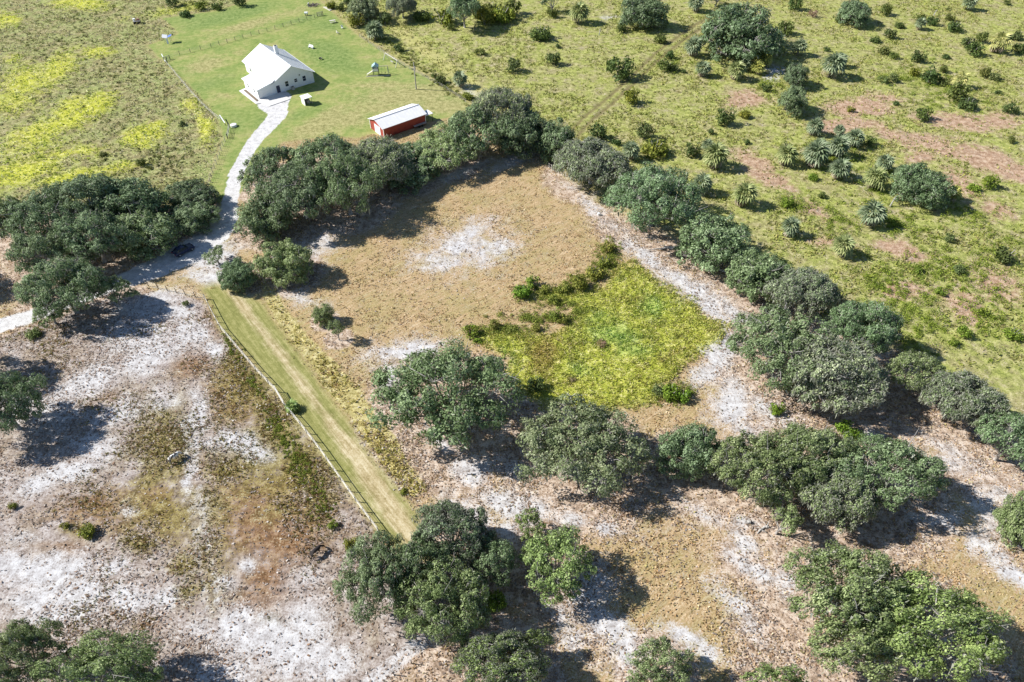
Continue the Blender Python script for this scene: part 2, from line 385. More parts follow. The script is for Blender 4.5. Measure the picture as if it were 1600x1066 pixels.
LAWN_DRY = [(640, 150, 90, 18, -6, .9), (690, 165, 50, 12, 0, .9), (600, 172, 60, 10, 0, .7), (322, 102, 34, 12, -15, .8), (390, 38, 60, 8, -15, .8), (455, 20, 50, 6, -15, .5), (500, 195, 60, 18, -25, 1.0), (545, 185, 30, 14, 0, .9), (560, 70, 30, 12, 0, .4), (270, 150, 20, 60, -35, .5), (345, 150, 16, 6, 0, .6), (375, 82, 20, 5, 0, .4), (505, 60, 20, 8, 0, .4), (575, 90, 24, 6, 0, .5), (590, 135, 60, 12, 0, .6), (340, 240, 20, 40, 15, .4)]
LAWN_GREEN = [(520, 85, 50, 24, 20, 1.0), (360, 25, 70, 10, -14, 1.0), (300, 30, 30, 10, 0, .6), (510, 40, 30, 10, 0, .7), (420, 190, 30, 20, 0, .5), (330, 130, 50, 14, -20, .5), (480, 30, 40, 8, -10, .6), (470, 180, 30, 10, -25, .6), (370, 195, 20, 20, 0, .5)]
MBROWN = [(850, 555, 26, 32, 20, 1.0), (1000, 470, 20, 8, 0, .5), (945, 430, 26, 10, -20, .7), (895, 600, 20, 8, 0, .5), (1040, 560, 50, 6, -25, .5)]
MGREEN = [(960, 525, 40, 18, 10, 1.0), (1020, 480, 24, 18, 20, .9), (990, 550, 30, 12, 0, .8), (905, 580, 30, 14, 10, .6), (790, 560, 20, 20, 0, .6), (940, 500, 30, 14, 0, .6)]
TRAIL = [(1120, 25), (1080, 48), (1030, 85), (992, 122), (950, 160), (918, 186), (900, 205), (893, 222)]
TRAIL2 = [(590, 20), (640, 60), (690, 98), (740, 135), (800, 180)]

SAND = [(722, 372, 56, 20, -28, .8), (760, 392, 55, 26, -15, .85), (690, 405, 50, 24, 0, .75), (720, 385, 26, 12, -20, 1.05), (645, 545, 52, 16, -10, 1.05), (608, 588, 22, 24, 0, .95), (590, 560, 30, 20, 0, .7),
        (495, 380, 45, 25, -20, .75), (470, 465, 50, 14, 20, .62), (720, 270, 60, 8, -22, .75), (800, 250, 50, 10, -20, .85),
        (935, 330, 70, 14, 42, .62), (1000, 395, 50, 16, 35, .85), (1060, 440, 55, 18, 35, .95), (1105, 470, 55, 20, 35, 1.0), (1150, 490, 35, 16, 30, .95), (1125, 548, 34, 24, -50, 1.1), (1100, 580, 40, 18, -40, .9), (1140, 630, 30, 42, -20, 1.1), (1160, 665, 40, 20, 20, .75),
        (900, 735, 60, 16, 20, .75), (735, 735, 40, 20, 20, 1.0), (800, 735, 40, 16, 10, .95), (790, 790, 60, 22, 25, .95), (700, 700, 40, 10, 40, .75), (740, 800, 60, 30, 25, .75), (845, 795, 36, 16, 25, .9), (943, 833, 20, 10, 0, 1.1), (895, 815, 40, 14, 15, .85), (790, 830, 20, 20, 0, 1.0),
        (925, 930, 46, 40, 20, .95), (950, 975, 60, 28, 30, 1.0), (890, 990, 30, 30, 40, .8), (975, 1010, 40, 36, 40, .9), (1075, 995, 40, 14, 38, 1.15), (1100, 1020, 40, 16, 30, .9), (870, 960, 16, 40, -30, .9), (1185, 890, 60, 14, 35, .95), (1230, 905, 30, 14, 35, 1.0), (1170, 850, 40, 20, 30, .8), (1150, 940, 46, 20, 40, .85), (1185, 985, 36, 14, 40, .8), (1100, 800, 50, 16, 25, .6), (1165, 812, 30, 10, 10, .8),
        (1372, 690, 24, 12, 30, 1.1), (1490, 720, 70, 24, 30, .65), (1540, 800, 50, 50, 30, .7), (1550, 870, 40, 16, 45, 1.0), (1575, 900, 40, 14, 35, 1.1), (1520, 850, 20, 16, 0, .9), (1480, 810, 60, 16, 0, .8), (1200, 640, 60, 20, 30, .75),
        (300, 520, 40, 24, -20, .9), (215, 520, 60, 40, -15, .85), (230, 560, 60, 24, -25, 1.0), (130, 600, 70, 22, -25, 1.1), (180, 640, 46, 24, -10, .9), (60, 640, 80, 30, 0, .9), (330, 545, 20, 16, 0, .9), (305, 640, 22, 40, 0, .9), (300, 660, 30, 20, 0, .85), (370, 690, 44, 22, 20, 1.15), (395, 705, 30, 16, 0, .95), (330, 690, 30, 14, 0, .8), (295, 740, 12, 40, 0, .8), (300, 690, 16, 14, 0, .85),
        (110, 735, 56, 14, -12, 1.1), (50, 762, 40, 14, -20, 1.0), (150, 700, 40, 26, 0, .8), (250, 620, 26, 26, 0, .8), (40, 840, 50, 12, 0, .55), (20, 890, 40, 30, 0, 1.05), (80, 895, 80, 26, -15, 1.15), (120, 930, 60, 26, 0, 1.1), (60, 940, 50, 24, 0, .95), (200, 935, 46, 22, 0, 1.05), (250, 935, 34, 18, -30, 1.0), (180, 890, 36, 16, -20, .85), (90, 965, 80, 14, 0, 1.0), (380, 985, 40, 40, 30, 1.1), (440, 1010, 80, 40, 30, 1.15), (480, 970, 50, 34, 20, .95), (510, 1030, 50, 40, 0, 1.0), (360, 1050, 60, 30, 0, .9), (300, 990, 40, 20, 0, .7), (360, 910, 20, 16, 0, .85), (390, 880, 16, 14, 0, .8), (480, 905, 26, 20, 0, .7), (200, 800, 16, 16, 0, .6), (320, 800, 16, 60, 0, .5), (240, 470, 60, 18, -10, .85), (280, 490, 40, 18, 0, .85), (330, 435, 40, 16, 20, 1.0), (325, 400, 50, 30, 0, 1.15), (210, 485, 40, 24, 0, .9),
        (1215, 113, 22, 8, 10, 1.0), (1205, 122, 16, 6, 0, .9), (740, 143, 22, 7, 35, .95), (950, 27, 14, 5, 0, .7), (1350, 285, 20, 8, 20, .5)]
RUST = [(1345, 168, 44, 14, 0, 1.0), (1320, 195, 50, 10, 0, 1.0), (1165, 155, 30, 12, 0, .9), (1180, 255, 34, 12, 25, .8), (1205, 280, 40, 14, 20, .85), (1380, 150, 30, 8, 10, .6), (1500, 190, 70, 12, 5, .75), (1560, 190, 30, 12, 0, .7), (1400, 215, 50, 10, 30, .7), (1470, 232, 60, 14, 20, .75), (1540, 250, 60, 18, 20, .85), (1590, 270, 40, 16, 20, .85), (1500, 290, 40, 20, 40, .6), (1440, 245, 30, 8, 0, .6), (1270, 330, 40, 12, 30, .5), (1410, 392, 40, 12, 15, .85), (1410, 455, 36, 12, 0, .75), (1500, 485, 40, 18, 40, .7), (1560, 445, 40, 24, 20, .7), (1560, 330, 30, 16, 20, .6), (1290, 380, 40, 10, 0, .5), (1510, 470, 24, 16, 40, .65),
        (340, 610, 40, 24, 30, .7), (365, 632, 30, 20, 0, .8), (300, 570, 40, 20, -20, .7), (330, 500, 40, 24, 20, .75), (390, 780, 60, 40, 0, .75), (440, 840, 70, 40, 20, .85), (250, 780, 40, 24, 20, .85), (190, 790, 60, 14, -10, .7), (150, 790, 40, 10, 0, .8), (420, 900, 60, 30, 0, .75), (120, 860, 60, 14, 10, .6), (390, 940, 30, 30, 30, .7), (225, 975, 30, 12, 30, .6), (420, 800, 110, 90, 0, .8), (200, 800, 120, 40, 0, .72), (360, 620, 60, 80, 20, .75), (420, 910, 60, 60, 0, .6), (490, 800, 50, 60, 0, .55), (170, 620, 30, 14, 0, .6), (300, 740, 30, 40, 0, .6)]
OLIVE = [(370, 560, 24, 40, 30, .8), (395, 600, 40, 30, 40, .9), (360, 585, 40, 24, 0, .7), (440, 670, 34, 40, 20, 1.0), (470, 730, 36, 46, 30, 1.1), (420, 640, 30, 30, 0, .9), (250, 650, 30, 24, 0, .75), (280, 700, 24, 24, 0, .7), (260, 680, 30, 30, 0, .7), (350, 740, 40, 24, 0, .75), (250, 740, 60, 24, -20, .75), (330, 790, 24, 40, 0, .7), (220, 850, 24, 14, 0, .85), (280, 880, 24, 20, 0, .8), (290, 920, 26, 16, 0, .75), (120, 830, 30, 10, 0, .6), (440, 780, 50, 40, 0, .6), (330, 860, 60, 40, 0, .5), (420, 970, 30, 12, 0, .5), (350, 960, 30, 14, 0, .4), (410, 720, 90, 70, 0, .75), (250, 690, 60, 70, 0, .7), (270, 800, 110, 50, 0, .65), (380, 600, 50, 90, 30, .6), (320, 900, 60, 60, 0, .5), (500, 760, 40, 60, 0, .6)]
YEL = [(90, 110, 46, 24, -40, .95), (40, 130, 50, 30, -20, .95), (20, 160, 50, 26, 0, .8), (115, 180, 40, 26, -25, 1.2), (150, 168, 36, 18, -30, 1.2), (90, 195, 60, 18, -15, 1.0), (60, 210, 60, 20, -10, .95), (220, 215, 34, 18, -15, 1.2), (245, 205, 24, 18, 0, 1.0), (110, 240, 60, 12, -10, .9), (30, 270, 80, 22, -15, 1.1), (110, 280, 60, 14, -12, 1.1), (180, 265, 50, 10, -10, .9), (125, 8, 50, 10, 0, 1.1), (10, 30, 26, 12, 0, 1.1), (152, 82, 30, 12, 0, .95), (320, 200, 14, 30, -15, .95), (300, 165, 20, 14, 0, .8), (20, 95, 20, 16, 0, .7), (280, 15, 60, 10, -10, .7), (190, 30, 20, 6, 0, .5), (60, 240, 120, 30, 0, .65)]

def ground_fields(x, y):
    px, py = project(x, y)
    w1 = (fbm(x / 6, y / 6, 3) - .5) * 2; w2 = (fbm(x / 6 + 50, y / 6, 4) - .5) * 2
    sc = np.clip(px_scale(py), 3, 14)
    qx, qy = px + w1 * sc * 1.6, py + w2 * sc * 1.1                 # ragged natural edges
    n_mid = fbm(x / 9, y / 9, 21); n_big = fbm(x / 28, y / 28, 31)
    lawn = sst(sdf_poly(px + w1 * 2, py + w2 * 2, P_LAWN), -2.5, 2.5)
    west = sst(sdf_poly(px + w1 * 3, py + w2 * 3, P_WEST), -3, 3) * (1 - lawn)
    scrub = sst(sdf_poly(qx, qy, P_SCRUB), -14, 14) * (1 - lawn)
    marsh = sst(sdf_poly(px + w1 * sc * 2.6, py + w2 * sc * 1.8, P_MARSH), -8, 10)
    padd = sst(sdf_poly(px, py, P_PADD), -3, 3)
    path = sst(sdf_poly(px + w1 * 7, py + w2 * 4, P_PATH), -9, 9)
    band = sst(sdf_poly(qx, qy, P_BAND), -8, 8)
    dd = np.full(px.shape, 1e9)
    for (a, b, wa, wb) in zip(DRIVE[:-1], DRIVE[1:], DRIVE_W[:-1], DRIVE_W[1:]):
        ex, ey = b[0] - a[0], b[1] - a[1]
        t = np.clip(((px - a[0]) * ex + (py - a[1]) * ey) / (ex * ex + ey * ey), 0, 1)
        # across a road that recedes the picture flattens the width: measure it on the ground
        ddx = px - a[0] - t * ex; ddy = (py - a[1] - t * ey) * 1.25
        dd = np.minimum(dd, np.sqrt(ddx ** 2 + ddy ** 2) - (wa + (wb - wa) * t))
    edge = np.where(py > 350, 5.0, 1.6)
    drive = sst(-(dd + w1 * np.where(py > 350, 5, 1.5)), -edge, edge)
    sand = blobs(qx, qy, SAND) * (1 - lawn)
    d1 = sdf_line(px, py, [(298, 690), (302, 770), (316, 850), (330, 930), (338, 1010)]) / sc
    sand = np.maximum(sand, .62 * np.exp(-((d1 - .85) / .35) ** 2) * (.5 + n_mid))
    d2 = sdf_line(px, py, [(560, 1085), (600, 1050), (632, 1024), (668, 996)]) / sc
    sand = np.maximum(sand, .78 * sst(1.1 - d2, -.4, .5))
    rust = blobs(qx, qy, RUST) * (1 + .35 * scrub); olive = blobs(qx, qy, OLIVE); yel = blobs(qx, qy, YEL) * west
    litter = blobs(qx, qy, LITTER)
    for o in OAK_SPOTS: litter = np.maximum(litter, sst(1.75 - np.hypot(x - o[0], y - o[1]) / o[2], 0, .7) * o[3])
    trail = sdf_line(px, py, TRAIL); tsc = px_scale(py)
    rut = np.exp(-((trail / tsc - 1.0) / 0.5) ** 2)
    trail2 = np.exp(-((sdf_line(px, py, TRAIL2) / tsc) / 2.2) ** 2) * scrub
    return dict(px=px, py=py, lawn=lawn, west=west, scrub=scrub, marsh=marsh, padd=padd, path=path, band=band, drive=drive, sand=sand, rust=rust,
                olive=olive, yel=yel, rut=rut, trail2=trail2, litter=litter * (1 - lawn) * (1 - west), n_mid=n_mid, n_big=n_big)

def ground_material():
    m, ns, ls, b = node_mat('ground_cover'); nt = m.node_tree
    pos = N(nt, 'ShaderNodeNewGeometry').outputs['Position']
    A = N(nt, 'ShaderNodeAttribute', attribute_name='mask_a'); B = N(nt, 'ShaderNodeAttribute', attribute_name='mask_b')
    C = N(nt, 'ShaderNodeAttribute', attribute_name='mask_c')
    def sep(a):
        s = N(nt, 'ShaderNodeSeparateColor'); ls.new(a.outputs['Color'], s.inputs[0]); return list(s.outputs[:3]) + [a.outputs['Alpha']]
    E_ = N(nt, 'ShaderNodeAttribute', attribute_name='mask_e'); lit, mbrown, mgreen, lawnv = sep(E_)
    sand, rust, olive, yel = sep(A); lawn, west, scrub, marsh = sep(B); padd, path, drive, band = sep(C)
    n1 = noise(nt, pos, 0.8, 4, 0.7)             # about a metre
    n2 = noise(nt, pos, 0.14, 5, 0.62)           # about six metres
    n3 = noise(nt, pos, 3.8, 4, 0.78)            # tufts
    nb = noise(nt, pos, 0.30, 7, 0.72)           # patches broken at every size
    ns1 = noise(nt, pos, 1.0, 5, 0.72, (R_(-42), (0.28, 1.9, 1)))   # mowing streaks
    def cut(mask, k=1.0, soft=0.10, nn=nb, n0=0.5):
        v = math_(nt, 'ADD', mask, math_(nt, 'MULTIPLY', math_(nt, 'SUBTRACT', nn, n0), k))
        return smooth(nt, v, 0.5 - soft, 0.5 + soft)
    half = lambda a, b_: math_(nt, 'ADD', math_(nt, 'MULTIPLY', a, 0.5), math_(nt, 'MULTIPLY', b_, 0.5))
    boost = lambda v, k: math_(nt, 'ADD', math_(nt, 'MULTIPLY', math_(nt, 'SUBTRACT', v, 0.5), k), 0.5)
    n13 = boost(half(n1, n3), 2.0); nb3 = boost(half(nb, n3), 1.7); mul = lambda a, b_: math_(nt, 'MULTIPLY', a, b_)
    # dry pasture
    c = ramp(nt, boost(half(ns1, n3), 1.6), [(0.30, (0.16, 0.10, 0.048)), (0.44, (0.34, 0.235, 0.125)), (0.55, (0.455, 0.335, 0.20)), (0.70, (0.66, 0.55, 0.385))])
    litter = ramp(nt, n13, [(0.36, (0.22, 0.16, 0.12)), (0.49, (0.43, 0.325, 0.25)), (0.62, (0.64, 0.545, 0.46))])
    
    greenish = ramp(nt, n13, [(0.30, (0.15, 0.14, 0.045)), (0.50, (0.29, 0.265, 0.10)), (0.68, (0.45, 0.40, 0.18))])
    c = mixc(nt, mul(cut(boost(n2, 1.5), -1.6, 0.25, ns1, 0.48), 0.5), c, greenish)
    c = mixc(nt, mul(smooth(nt, boost(ns1, -1.0), 0.54, 0.64), 0.45), c, (0.68, 0.58, 0.41))
    rstk = smooth(nt, ns1, 0.55, 0.64)
    c = mixc(nt, mul(rstk, mul(smooth(nt, n2, .42, .58), 0.6)), c, (0.31, 0.17, 0.075))
    c = mixc(nt, mul(cut(lit, 2.0, 0.30, nb3, 0.50), 0.92), c, litter)
    # scrub field
    sg = ramp(nt, n13, [(0.25, (0.11, 0.13, 0.036)), (0.43, (0.245, 0.27, 0.078)), (0.55, (0.35, 0.37, 0.112)), (0.72, (0.53, 0.51, 0.23))])
    sb = ramp(nt, n13, [(0.28, (0.16, 0.135, 0.07)), (0.50, (0.33, 0.285, 0.15)), (0.70, (0.52, 0.45, 0.30))])
    sg = mixc(nt, mul(cut(boost(n2, 1.4), 1.6, 0.3, nb, 0.52), 0.75), sg, sb)
    c = mixc(nt, scrub, c, sg)
    # rough field
    wg = ramp(nt, n13, [(0.25, (0.105, 0.088, 0.042)), (0.44, (0.235, 0.205, 0.10)), (0.56, (0.335, 0.30, 0.155)), (0.72, (0.52, 0.475, 0.28))])
    wb = ramp(nt, n13, [(0.28, (0.12, 0.15, 0.05)), (0.52, (0.285, 0.32, 0.12)), (0.72, (0.47, 0.48, 0.23))])
    wg = mixc(nt, cut(n2, 1.5, 0.2, nb), wg, wb)
    c = mixc(nt, west, c, wg)
    yg = ramp(nt, n13, [(0.26, (0.18, 0.22, 0.03)), (0.44, (0.43, 0.45, 0.05)), (0.56, (0.57, 0.56, 0.10)), (0.72, (0.72, 0.69, 0.34))])
    c = mixc(nt, mul(cut(mul(yel, 0.92), 2.2, 0.40, nb, 0.535), 0.88), c, yg)
    # paddock
    pd = ramp(nt, n13, [(0.28, (0.17, 0.132, 0.11)), (0.44, (0.32, 0.268, 0.236)), (0.55, (0.42, 0.37, 0.34)), (0.70, (0.58, 0.545, 0.52))])
    pdd = ramp(nt, n13, [(0.28, (0.12, 0.085, 0.055)), (0.5, (0.275, 0.21, 0.15)), (0.70, (0.43, 0.355, 0.28))])
    pd = mixc(nt, mul(cut(boost(n2, 1.6), 1.8, 0.25, nb), 0.75), pd, pdd)
    c = mixc(nt, padd, c, pd)
    ru = ramp(nt, n13, [(0.32, (0.095, 0.05, 0.022)), (0.5, (0.215, 0.115, 0.055)), (0.68, (0.37, 0.25, 0.155))])
    rs = ramp(nt, n13, [(0.30, (0.22, 0.13, 0.085)), (0.5, (0.42, 0.27, 0.195)), (0.68, (0.60, 0.46, 0.36))])
    ru = mixc(nt, scrub, ru, rs)
    c = mixc(nt, mul(cut(rust, 2.4, 0.30, nb3, 0.465), 0.9), c, ru)
    ol = ramp(nt, n13, [(0.34, (0.09, 0.075, 0.022)), (0.5, (0.22, 0.175, 0.06)), (0.66, (0.36, 0.31, 0.13))])
    c = mixc(nt, mul(cut(olive, 2.1, 0.35, nb3, 0.45), 0.9), c, ol)
    # marsh
    mg = ramp(nt, n13, [(0.25, (0.14, 0.16, 0.03)), (0.43, (0.34, 0.37, 0.06)), (0.56, (0.49, 0.49, 0.12)), (0.72, (0.68, 0.62, 0.32))])
    mb = ramp(nt, n13, [(0.36, (0.14, 0.17, 0.03)), (0.6, (0.36, 0.38, 0.07))])
    mg = mixc(nt, mul(cut(n2, 1.8, 0.2, nb, 0.56), .6), mg, mb)
    mg = mixc(nt, cut(mgreen, 1.5, .2), mg, ramp(nt, n13, [(0.30, (.22, .27, .06)), (.66, (.50, .56, .17))]))
    mg = mixc(nt, mul(cut(mbrown, 1.5, .25), .85), mg, ramp(nt, n13, [(0.34, (.14, .11, .03)), (.6, (.38, .31, .10))]))
    c = mixc(nt, marsh, c, mg)
    # grass band beside the mown path, then the path
    bd = ramp(nt, n13, [(0.32, (0.22, 0.18, 0.065)), (0.5, (0.43, 0.37, 0.16)), (0.68, (0.62, 0.55, 0.31))])
    c = mixc(nt, cut(band, 1.6, 0.25), c, bd)
    # white sand shows between the litter
    sd = ramp(nt, n13, [(0.26, (0.26, 0.235, 0.22)), (0.42, (0.44, 0.42, 0.41)), (0.54, (0.575, 0.565, 0.56)), (0.68, (0.68, 0.675, 0.67))])
    c = mixc(nt, cut(mul(sand, 0.9), 2.1, 0.40, nb3, 0.505), c, sd)
    fl = smooth(nt, n3, 0.53, 0.60)
    c = mixc(nt, mul(mul(fl, sand), 0.4), c, (0.33, 0.28, 0.25))
    # lawn: green to the house, drier beyond
    lg = ramp(nt, half(n2, nb), [(0.38, (0.155, 0.235, 0.06)), (0.47, (0.215, 0.285, 0.08)), (0.55, (0.31, 0.33, 0.115)), (0.64, (0.41, 0.36, 0.18))])
    lg = mixc(nt, mul(smooth(nt, math_(nt, 'ADD', lawnv, mul(math_(nt, 'SUBTRACT', nb3, 0.5), 0.8)), 0.5, 0.88), 0.9), lg, ramp(nt, n13, [(0.32, (.22, .18, .085)), (0.5, (.36, .315, .15)), (.68, (.50, .44, .24))]))
    lg = mixc(nt, mul(smooth(nt, math_(nt, 'ADD', math_(nt, 'SUBTRACT', 1.0, lawnv), mul(math_(nt, 'SUBTRACT', nb3, 0.5), 0.6)), 0.5, 0.85), 0.9), lg, ramp(nt, n13, [(0.32, (.09, .16, .04)), (0.5, (.145, .235, .065)), (.68, (.21, .30, .10))]))
    lg = mixc(nt, 0.35, lg, ramp(nt, n13, [(0.36, (0.12, 0.16, 0.05)), (0.64, (0.42, 0.40, 0.18))]))
    c = mixc(nt, lawn, c, lg)
    # mown path: the attribute "dry" runs across it
    dry = N(nt, 'ShaderNodeAttribute', attribute_name='mask_d')
    sp = N(nt, 'ShaderNodeSeparateColor'); ls.new(dry.outputs['Color'], sp.inputs[0])
    pst = noise(nt, pos, 0.9, 4, 0.7, (R_(50.5), (0.13, 2.0, 1)))     # wheel lines along the path
    pn = half(n13, boost(pst, 1.3))
    pg = ramp(nt, pn, [(0.32, (0.15, 0.155, 0.05)), (0.5, (0.25, 0.245, 0.09)), (0.66, (0.39, 0.36, 0.165))])
    pt = ramp(nt, pn, [(0.36, (0.29, 0.225, 0.115)), (0.5, (0.46, 0.375, 0.225)), (0.62, (0.60, 0.52, 0.36))])
    pg = mixc(nt, mul(cut(sp.outputs[0], 1.8, 0.42, half(nb, pst)), 0.92), pg, pt)
    c = mixc(nt, path, c, pg)
    # tyre ruts and the pale trail through the scrub field
    c = mixc(nt, mul(sp.outputs[1], 0.9), c, (0.17, 0.14, 0.07))
    c = mixc(nt, mul(cut(sp.outputs[2], 0.8, 0.2, n13), 0.6), c, (0.48, 0.44, 0.19))
    dv = ramp(nt, n13, [(0.26, (0.36, 0.345, 0.33)), (0.46, (0.55, 0.535, 0.52)), (0.66, (0.68, 0.665, 0.655))])
    c = mixc(nt, cut(drive, 0.5, 0.25), c, dv)
    hs = N(nt, 'ShaderNodeHueSaturation'); hs.inputs['Saturation'].default_value = 1.06; hs.inputs['Value'].default_value = 0.97
    ls.new(c, hs.inputs['Color']); c = hs.outputs[0]
    ls.new(c, b.inputs['Base Color']); b.inputs['Roughness'].default_value = 0.95; b.inputs['Specular IOR Level'].default_value = 0.1
    bp = N(nt, 'ShaderNodeBump'); bp.inputs['Strength'].default_value = 0.55
    rough_ = math_(nt, 'ADD', 0.05, math_(nt, 'MULTIPLY', dry.outputs['Alpha'], 0.35))
    ls.new(rough_, bp.inputs['Distance'])
    ls.new(n13, bp.inputs['Height']); ls.new(bp.outputs[0], b.inputs['Normal'])
    return m
M['ground'] = ground_material()

STEP = 0.58
def build_ground():
    xs = np.arange(-235, 235.01, STEP); ys = np.arange(8, 330.01, STEP)
    X, Y = np.meshgrid(xs, ys); nx, ny = len(xs), len(ys)
    x = X.ravel(); y = Y.ravel(); f = ground_fields(x, y)
    rough = 0.12 + 0.32 * f['west'] + 0.26 * f['scrub'] + 0.42 * f['marsh'] + 0.3 * f['band'] + 0.1 * f['yel'] + 0.2 * f['olive'] * f['padd']
    rough = rough * (1 - 0.75 * f['lawn']) * (1 - 0.7 * f['padd'] * (1 - f['olive'])) * (1 - 0.8 * f['path']) * (1 - 0.85 * f['drive'])
    rough = rough * (1 - 0.6 * np.clip(f['sand'], 0, 1))
    jx = rng.normal(0, 0.08, len(x)); jy = rng.normal(0, 0.08, len(x))
    z = rough * (0.55 * (fbm(x / 1.6, y / 1.6, 61, 3, .6) - .5) + 0.30 * rng.random(len(x)) - .15) * 0.9
    z += f['west'] * 0.30 * sst(f['yel'], .25, .85) * (0.6 + 0.6 * fbm(x / 2.5, y / 2.5, 71)) + f['marsh'] * 0.25
    z -= 0.12 * f['rut'] * f['scrub'] + 0.0
    z -= 0.02 * f['drive']
    # dry strip down the middle of the mown path
    mid = sdf_line(f['px'], f['py'], [(345, 440), (378, 478), (440, 556), (500, 640), (560, 716), (650, 850)])
    pd = np.clip(1.05 - mid / px_scale(f['py']) / 2.0, 0, 1)
    bare = np.clip(fbm(x / 7, y / 7, 91) * 1.2 - .3, 0, 1) + sst(f['py'], 620, 800) * .5
    dry = np.clip(pd + (bare - .5) * .7, 0, 1)
    ma = np.stack([f['sand'], f['rust'], f['olive'] * f['padd'], f['yel']], 1)
    mb = np.stack([f['lawn'], f['west'], f['scrub'], f['marsh']], 1)
    mc = np.stack([f['padd'] * (1 - f['path']), f['path'], f['drive'], f['band'] * (1 - f['path'])], 1)
    me_ = np.stack([f['litter'], blobs(f['px'], f['py'], MBROWN), blobs(f['px'], f['py'], MGREEN), np.clip(.5 + .5 * blobs(f['px'], f['py'], LAWN_DRY) - .5 * blobs(f['px'], f['py'], LAWN_GREEN), 0, 1)], 1)
    md = np.stack([dry, f['rut'] * f['scrub'], f['trail2'], np.clip(rough, 0, 1)], 1)
    V = np.stack([x + jx, y + jy, z], 1)
    idx = np.arange(nx * ny).reshape(ny, nx)
    Q = np.stack([idx[:-1, :-1], idx[:-1, 1:], idx[1:, 1:], idx[1:, :-1]], -1).reshape(-1, 4)
    q = Q[:, 0]
    cls = np.full(len(q), 0)
    cls[f['west'][q] > .5] = 1; cls[f['scrub'][q] > .5] = 2; cls[f['padd'][q] > .5] = 3; cls[f['lawn'][q] > .5] = 4
    cls[f['path'][q] > .5] = 5; cls[f['marsh'][q] > .5] = 6; cls[f['drive'][q] > .5] = 7
    names = ['pasture_ground', 'rough_field', 'scrub_field', 'sandy_paddock', 'lawn', 'mown_grass_path', 'marsh_ground', 'sand_driveway']
    for k, nm in enumerate(names):
        sel = Q[cls == k]; used, inv = np.unique(sel, return_inverse=True)
        me = np_mesh(nm, V[used], inv.reshape(-1, 4), M['ground'], True, attrs=dict(mask_a=ma[used], mask_b=mb[used], mask_c=mc[used], mask_d=md[used], mask_e=me_[used]))
        tag(link(D.objects.new(nm, me)), kind='structure')
build_ground()
def far_material():
    m, ns, ls, b = node_mat('far_land'); nt = m.node_tree
    pos = N(nt, 'ShaderNodeNewGeometry').outputs['Position']
    n = noise(nt, pos, 0.02, 8, 0.65)
    ls.new(ramp(nt, n, [(0.35, (0.08, 0.10, 0.035)), (0.5, (0.20, 0.19, 0.07)), (0.65, (0.34, 0.30, 0.15))]), b.inputs['Base Color'])
    b.inputs['Roughness'].default_value = 0.95; return m
mb_ = MB(); B0 = 2500; gx0, gx1, gy0, gy1 = -234.7, 234.7, 8.3, 329.7
for x0, x1, y0, y1 in ((-B0, B0, gy1, B0), (-B0, B0, -B0, gy0), (-B0, gx0, gy0, gy1), (gx1, B0, gy0, gy1)):
    mb_.add([(x0, y0, -0.2), (x1, y0, -0.2), (x1, y1, -0.2), (x0, y1, -0.2)], [(0, 1, 2, 3)])
tag(mb_.build('far_land', far_material()), kind='structure')

# ------------------------------------------------------------------ grass and weeds: nobody could count them
def tufts(name, n, dens, hgt, wid, cols, blades=5, lean=0.5, y0=12, y1=285, colf=None):
    """n candidate tufts, kept with probability dens(fields); cols = list of base colours picked at random"""
    y = rng.uniform(y0, y1, n); hw = (y * _c + CAM_H * _s) * 0.80
    x = rng.uniform(-1, 1, n) * hw
    f = ground_fields(x, y); keep = rng.random(n) < dens(f, x, y) * (1 - np.clip(f['drive'], 0, 1))
    x, y = x[keep], y[keep]; k = len(x); T = k * blades; print(name, k)
    if k == 0: return
    bx = np.repeat(x, blades) + rng.normal(0, wid * .55, T); by = np.repeat(y, blades) + rng.normal(0, wid * .55, T)
    h = np.repeat(hgt * rng.uniform(.55, 1.35, k), blades) * rng.uniform(.6, 1.2, T)
    a = rng.uniform(0, 2 * np.pi, T); a2 = rng.uniform(0, 2 * np.pi, T)
    wv = wid * rng.uniform(.35, .8, T)
    dx, dy = np.cos(a) * wv * .5, np.sin(a) * wv * .5
    lx, ly = np.cos(a2) * h * lean * rng.random(T), np.sin(a2) * h * lean * rng.random(T)
    V = np.stack([np.stack([bx - dx, by - dy, np.full(T, -.05)], 1), np.stack([bx + dx, by + dy, np.full(T, -.05)], 1),
                  np.stack([bx + lx + dx * .6, by + ly + dy * .6, h * .9], 1), np.stack([bx + lx - dx * .3, by + ly - dy * .3, h], 1)], 1).reshape(-1, 3)
    F = np.arange(T * 4).reshape(-1, 4)
    ci = np.asarray(cols)[rng.integers(0, len(cols), k)] * rng.uniform(.75, 1.25, (k, 1))
    if colf: ci = colf(project(x, y), ci)
    cc = np.repeat(np.concatenate([ci, np.ones((k, 1))], 1), blades * 4, 0)
    me = np_mesh(name, V, F, M['tuft'], attrs=dict(blade=cc))
    return tag(link(D.objects.new(name, me)), kind='stuff')
def tuft_mat():
    m, ns, ls, b = node_mat('grass_tuft'); nt = m.node_tree
    a = N(nt, 'ShaderNodeAttribute', attribute_name='blade')
    ls.new(a.outputs['Color'], b.inputs['Base Color']); b.inputs['Roughness'].default_value = .75; b.inputs['Specular IOR Level'].default_value = .2
    tr = N(nt, 'ShaderNodeBsdfTranslucent'); ls.new(a.outputs['Color'], tr.inputs[0])
    mx = N(nt, 'ShaderNodeMixShader'); mx.inputs[0].default_value = .3
    ls.new(b.outputs[0], mx.inputs[1]); ls.new(tr.outputs[0], mx.inputs[2]); ls.new(mx.outputs[0], ns['Material Output'].inputs[0]); return m
M['tuft'] = tuft_mat()
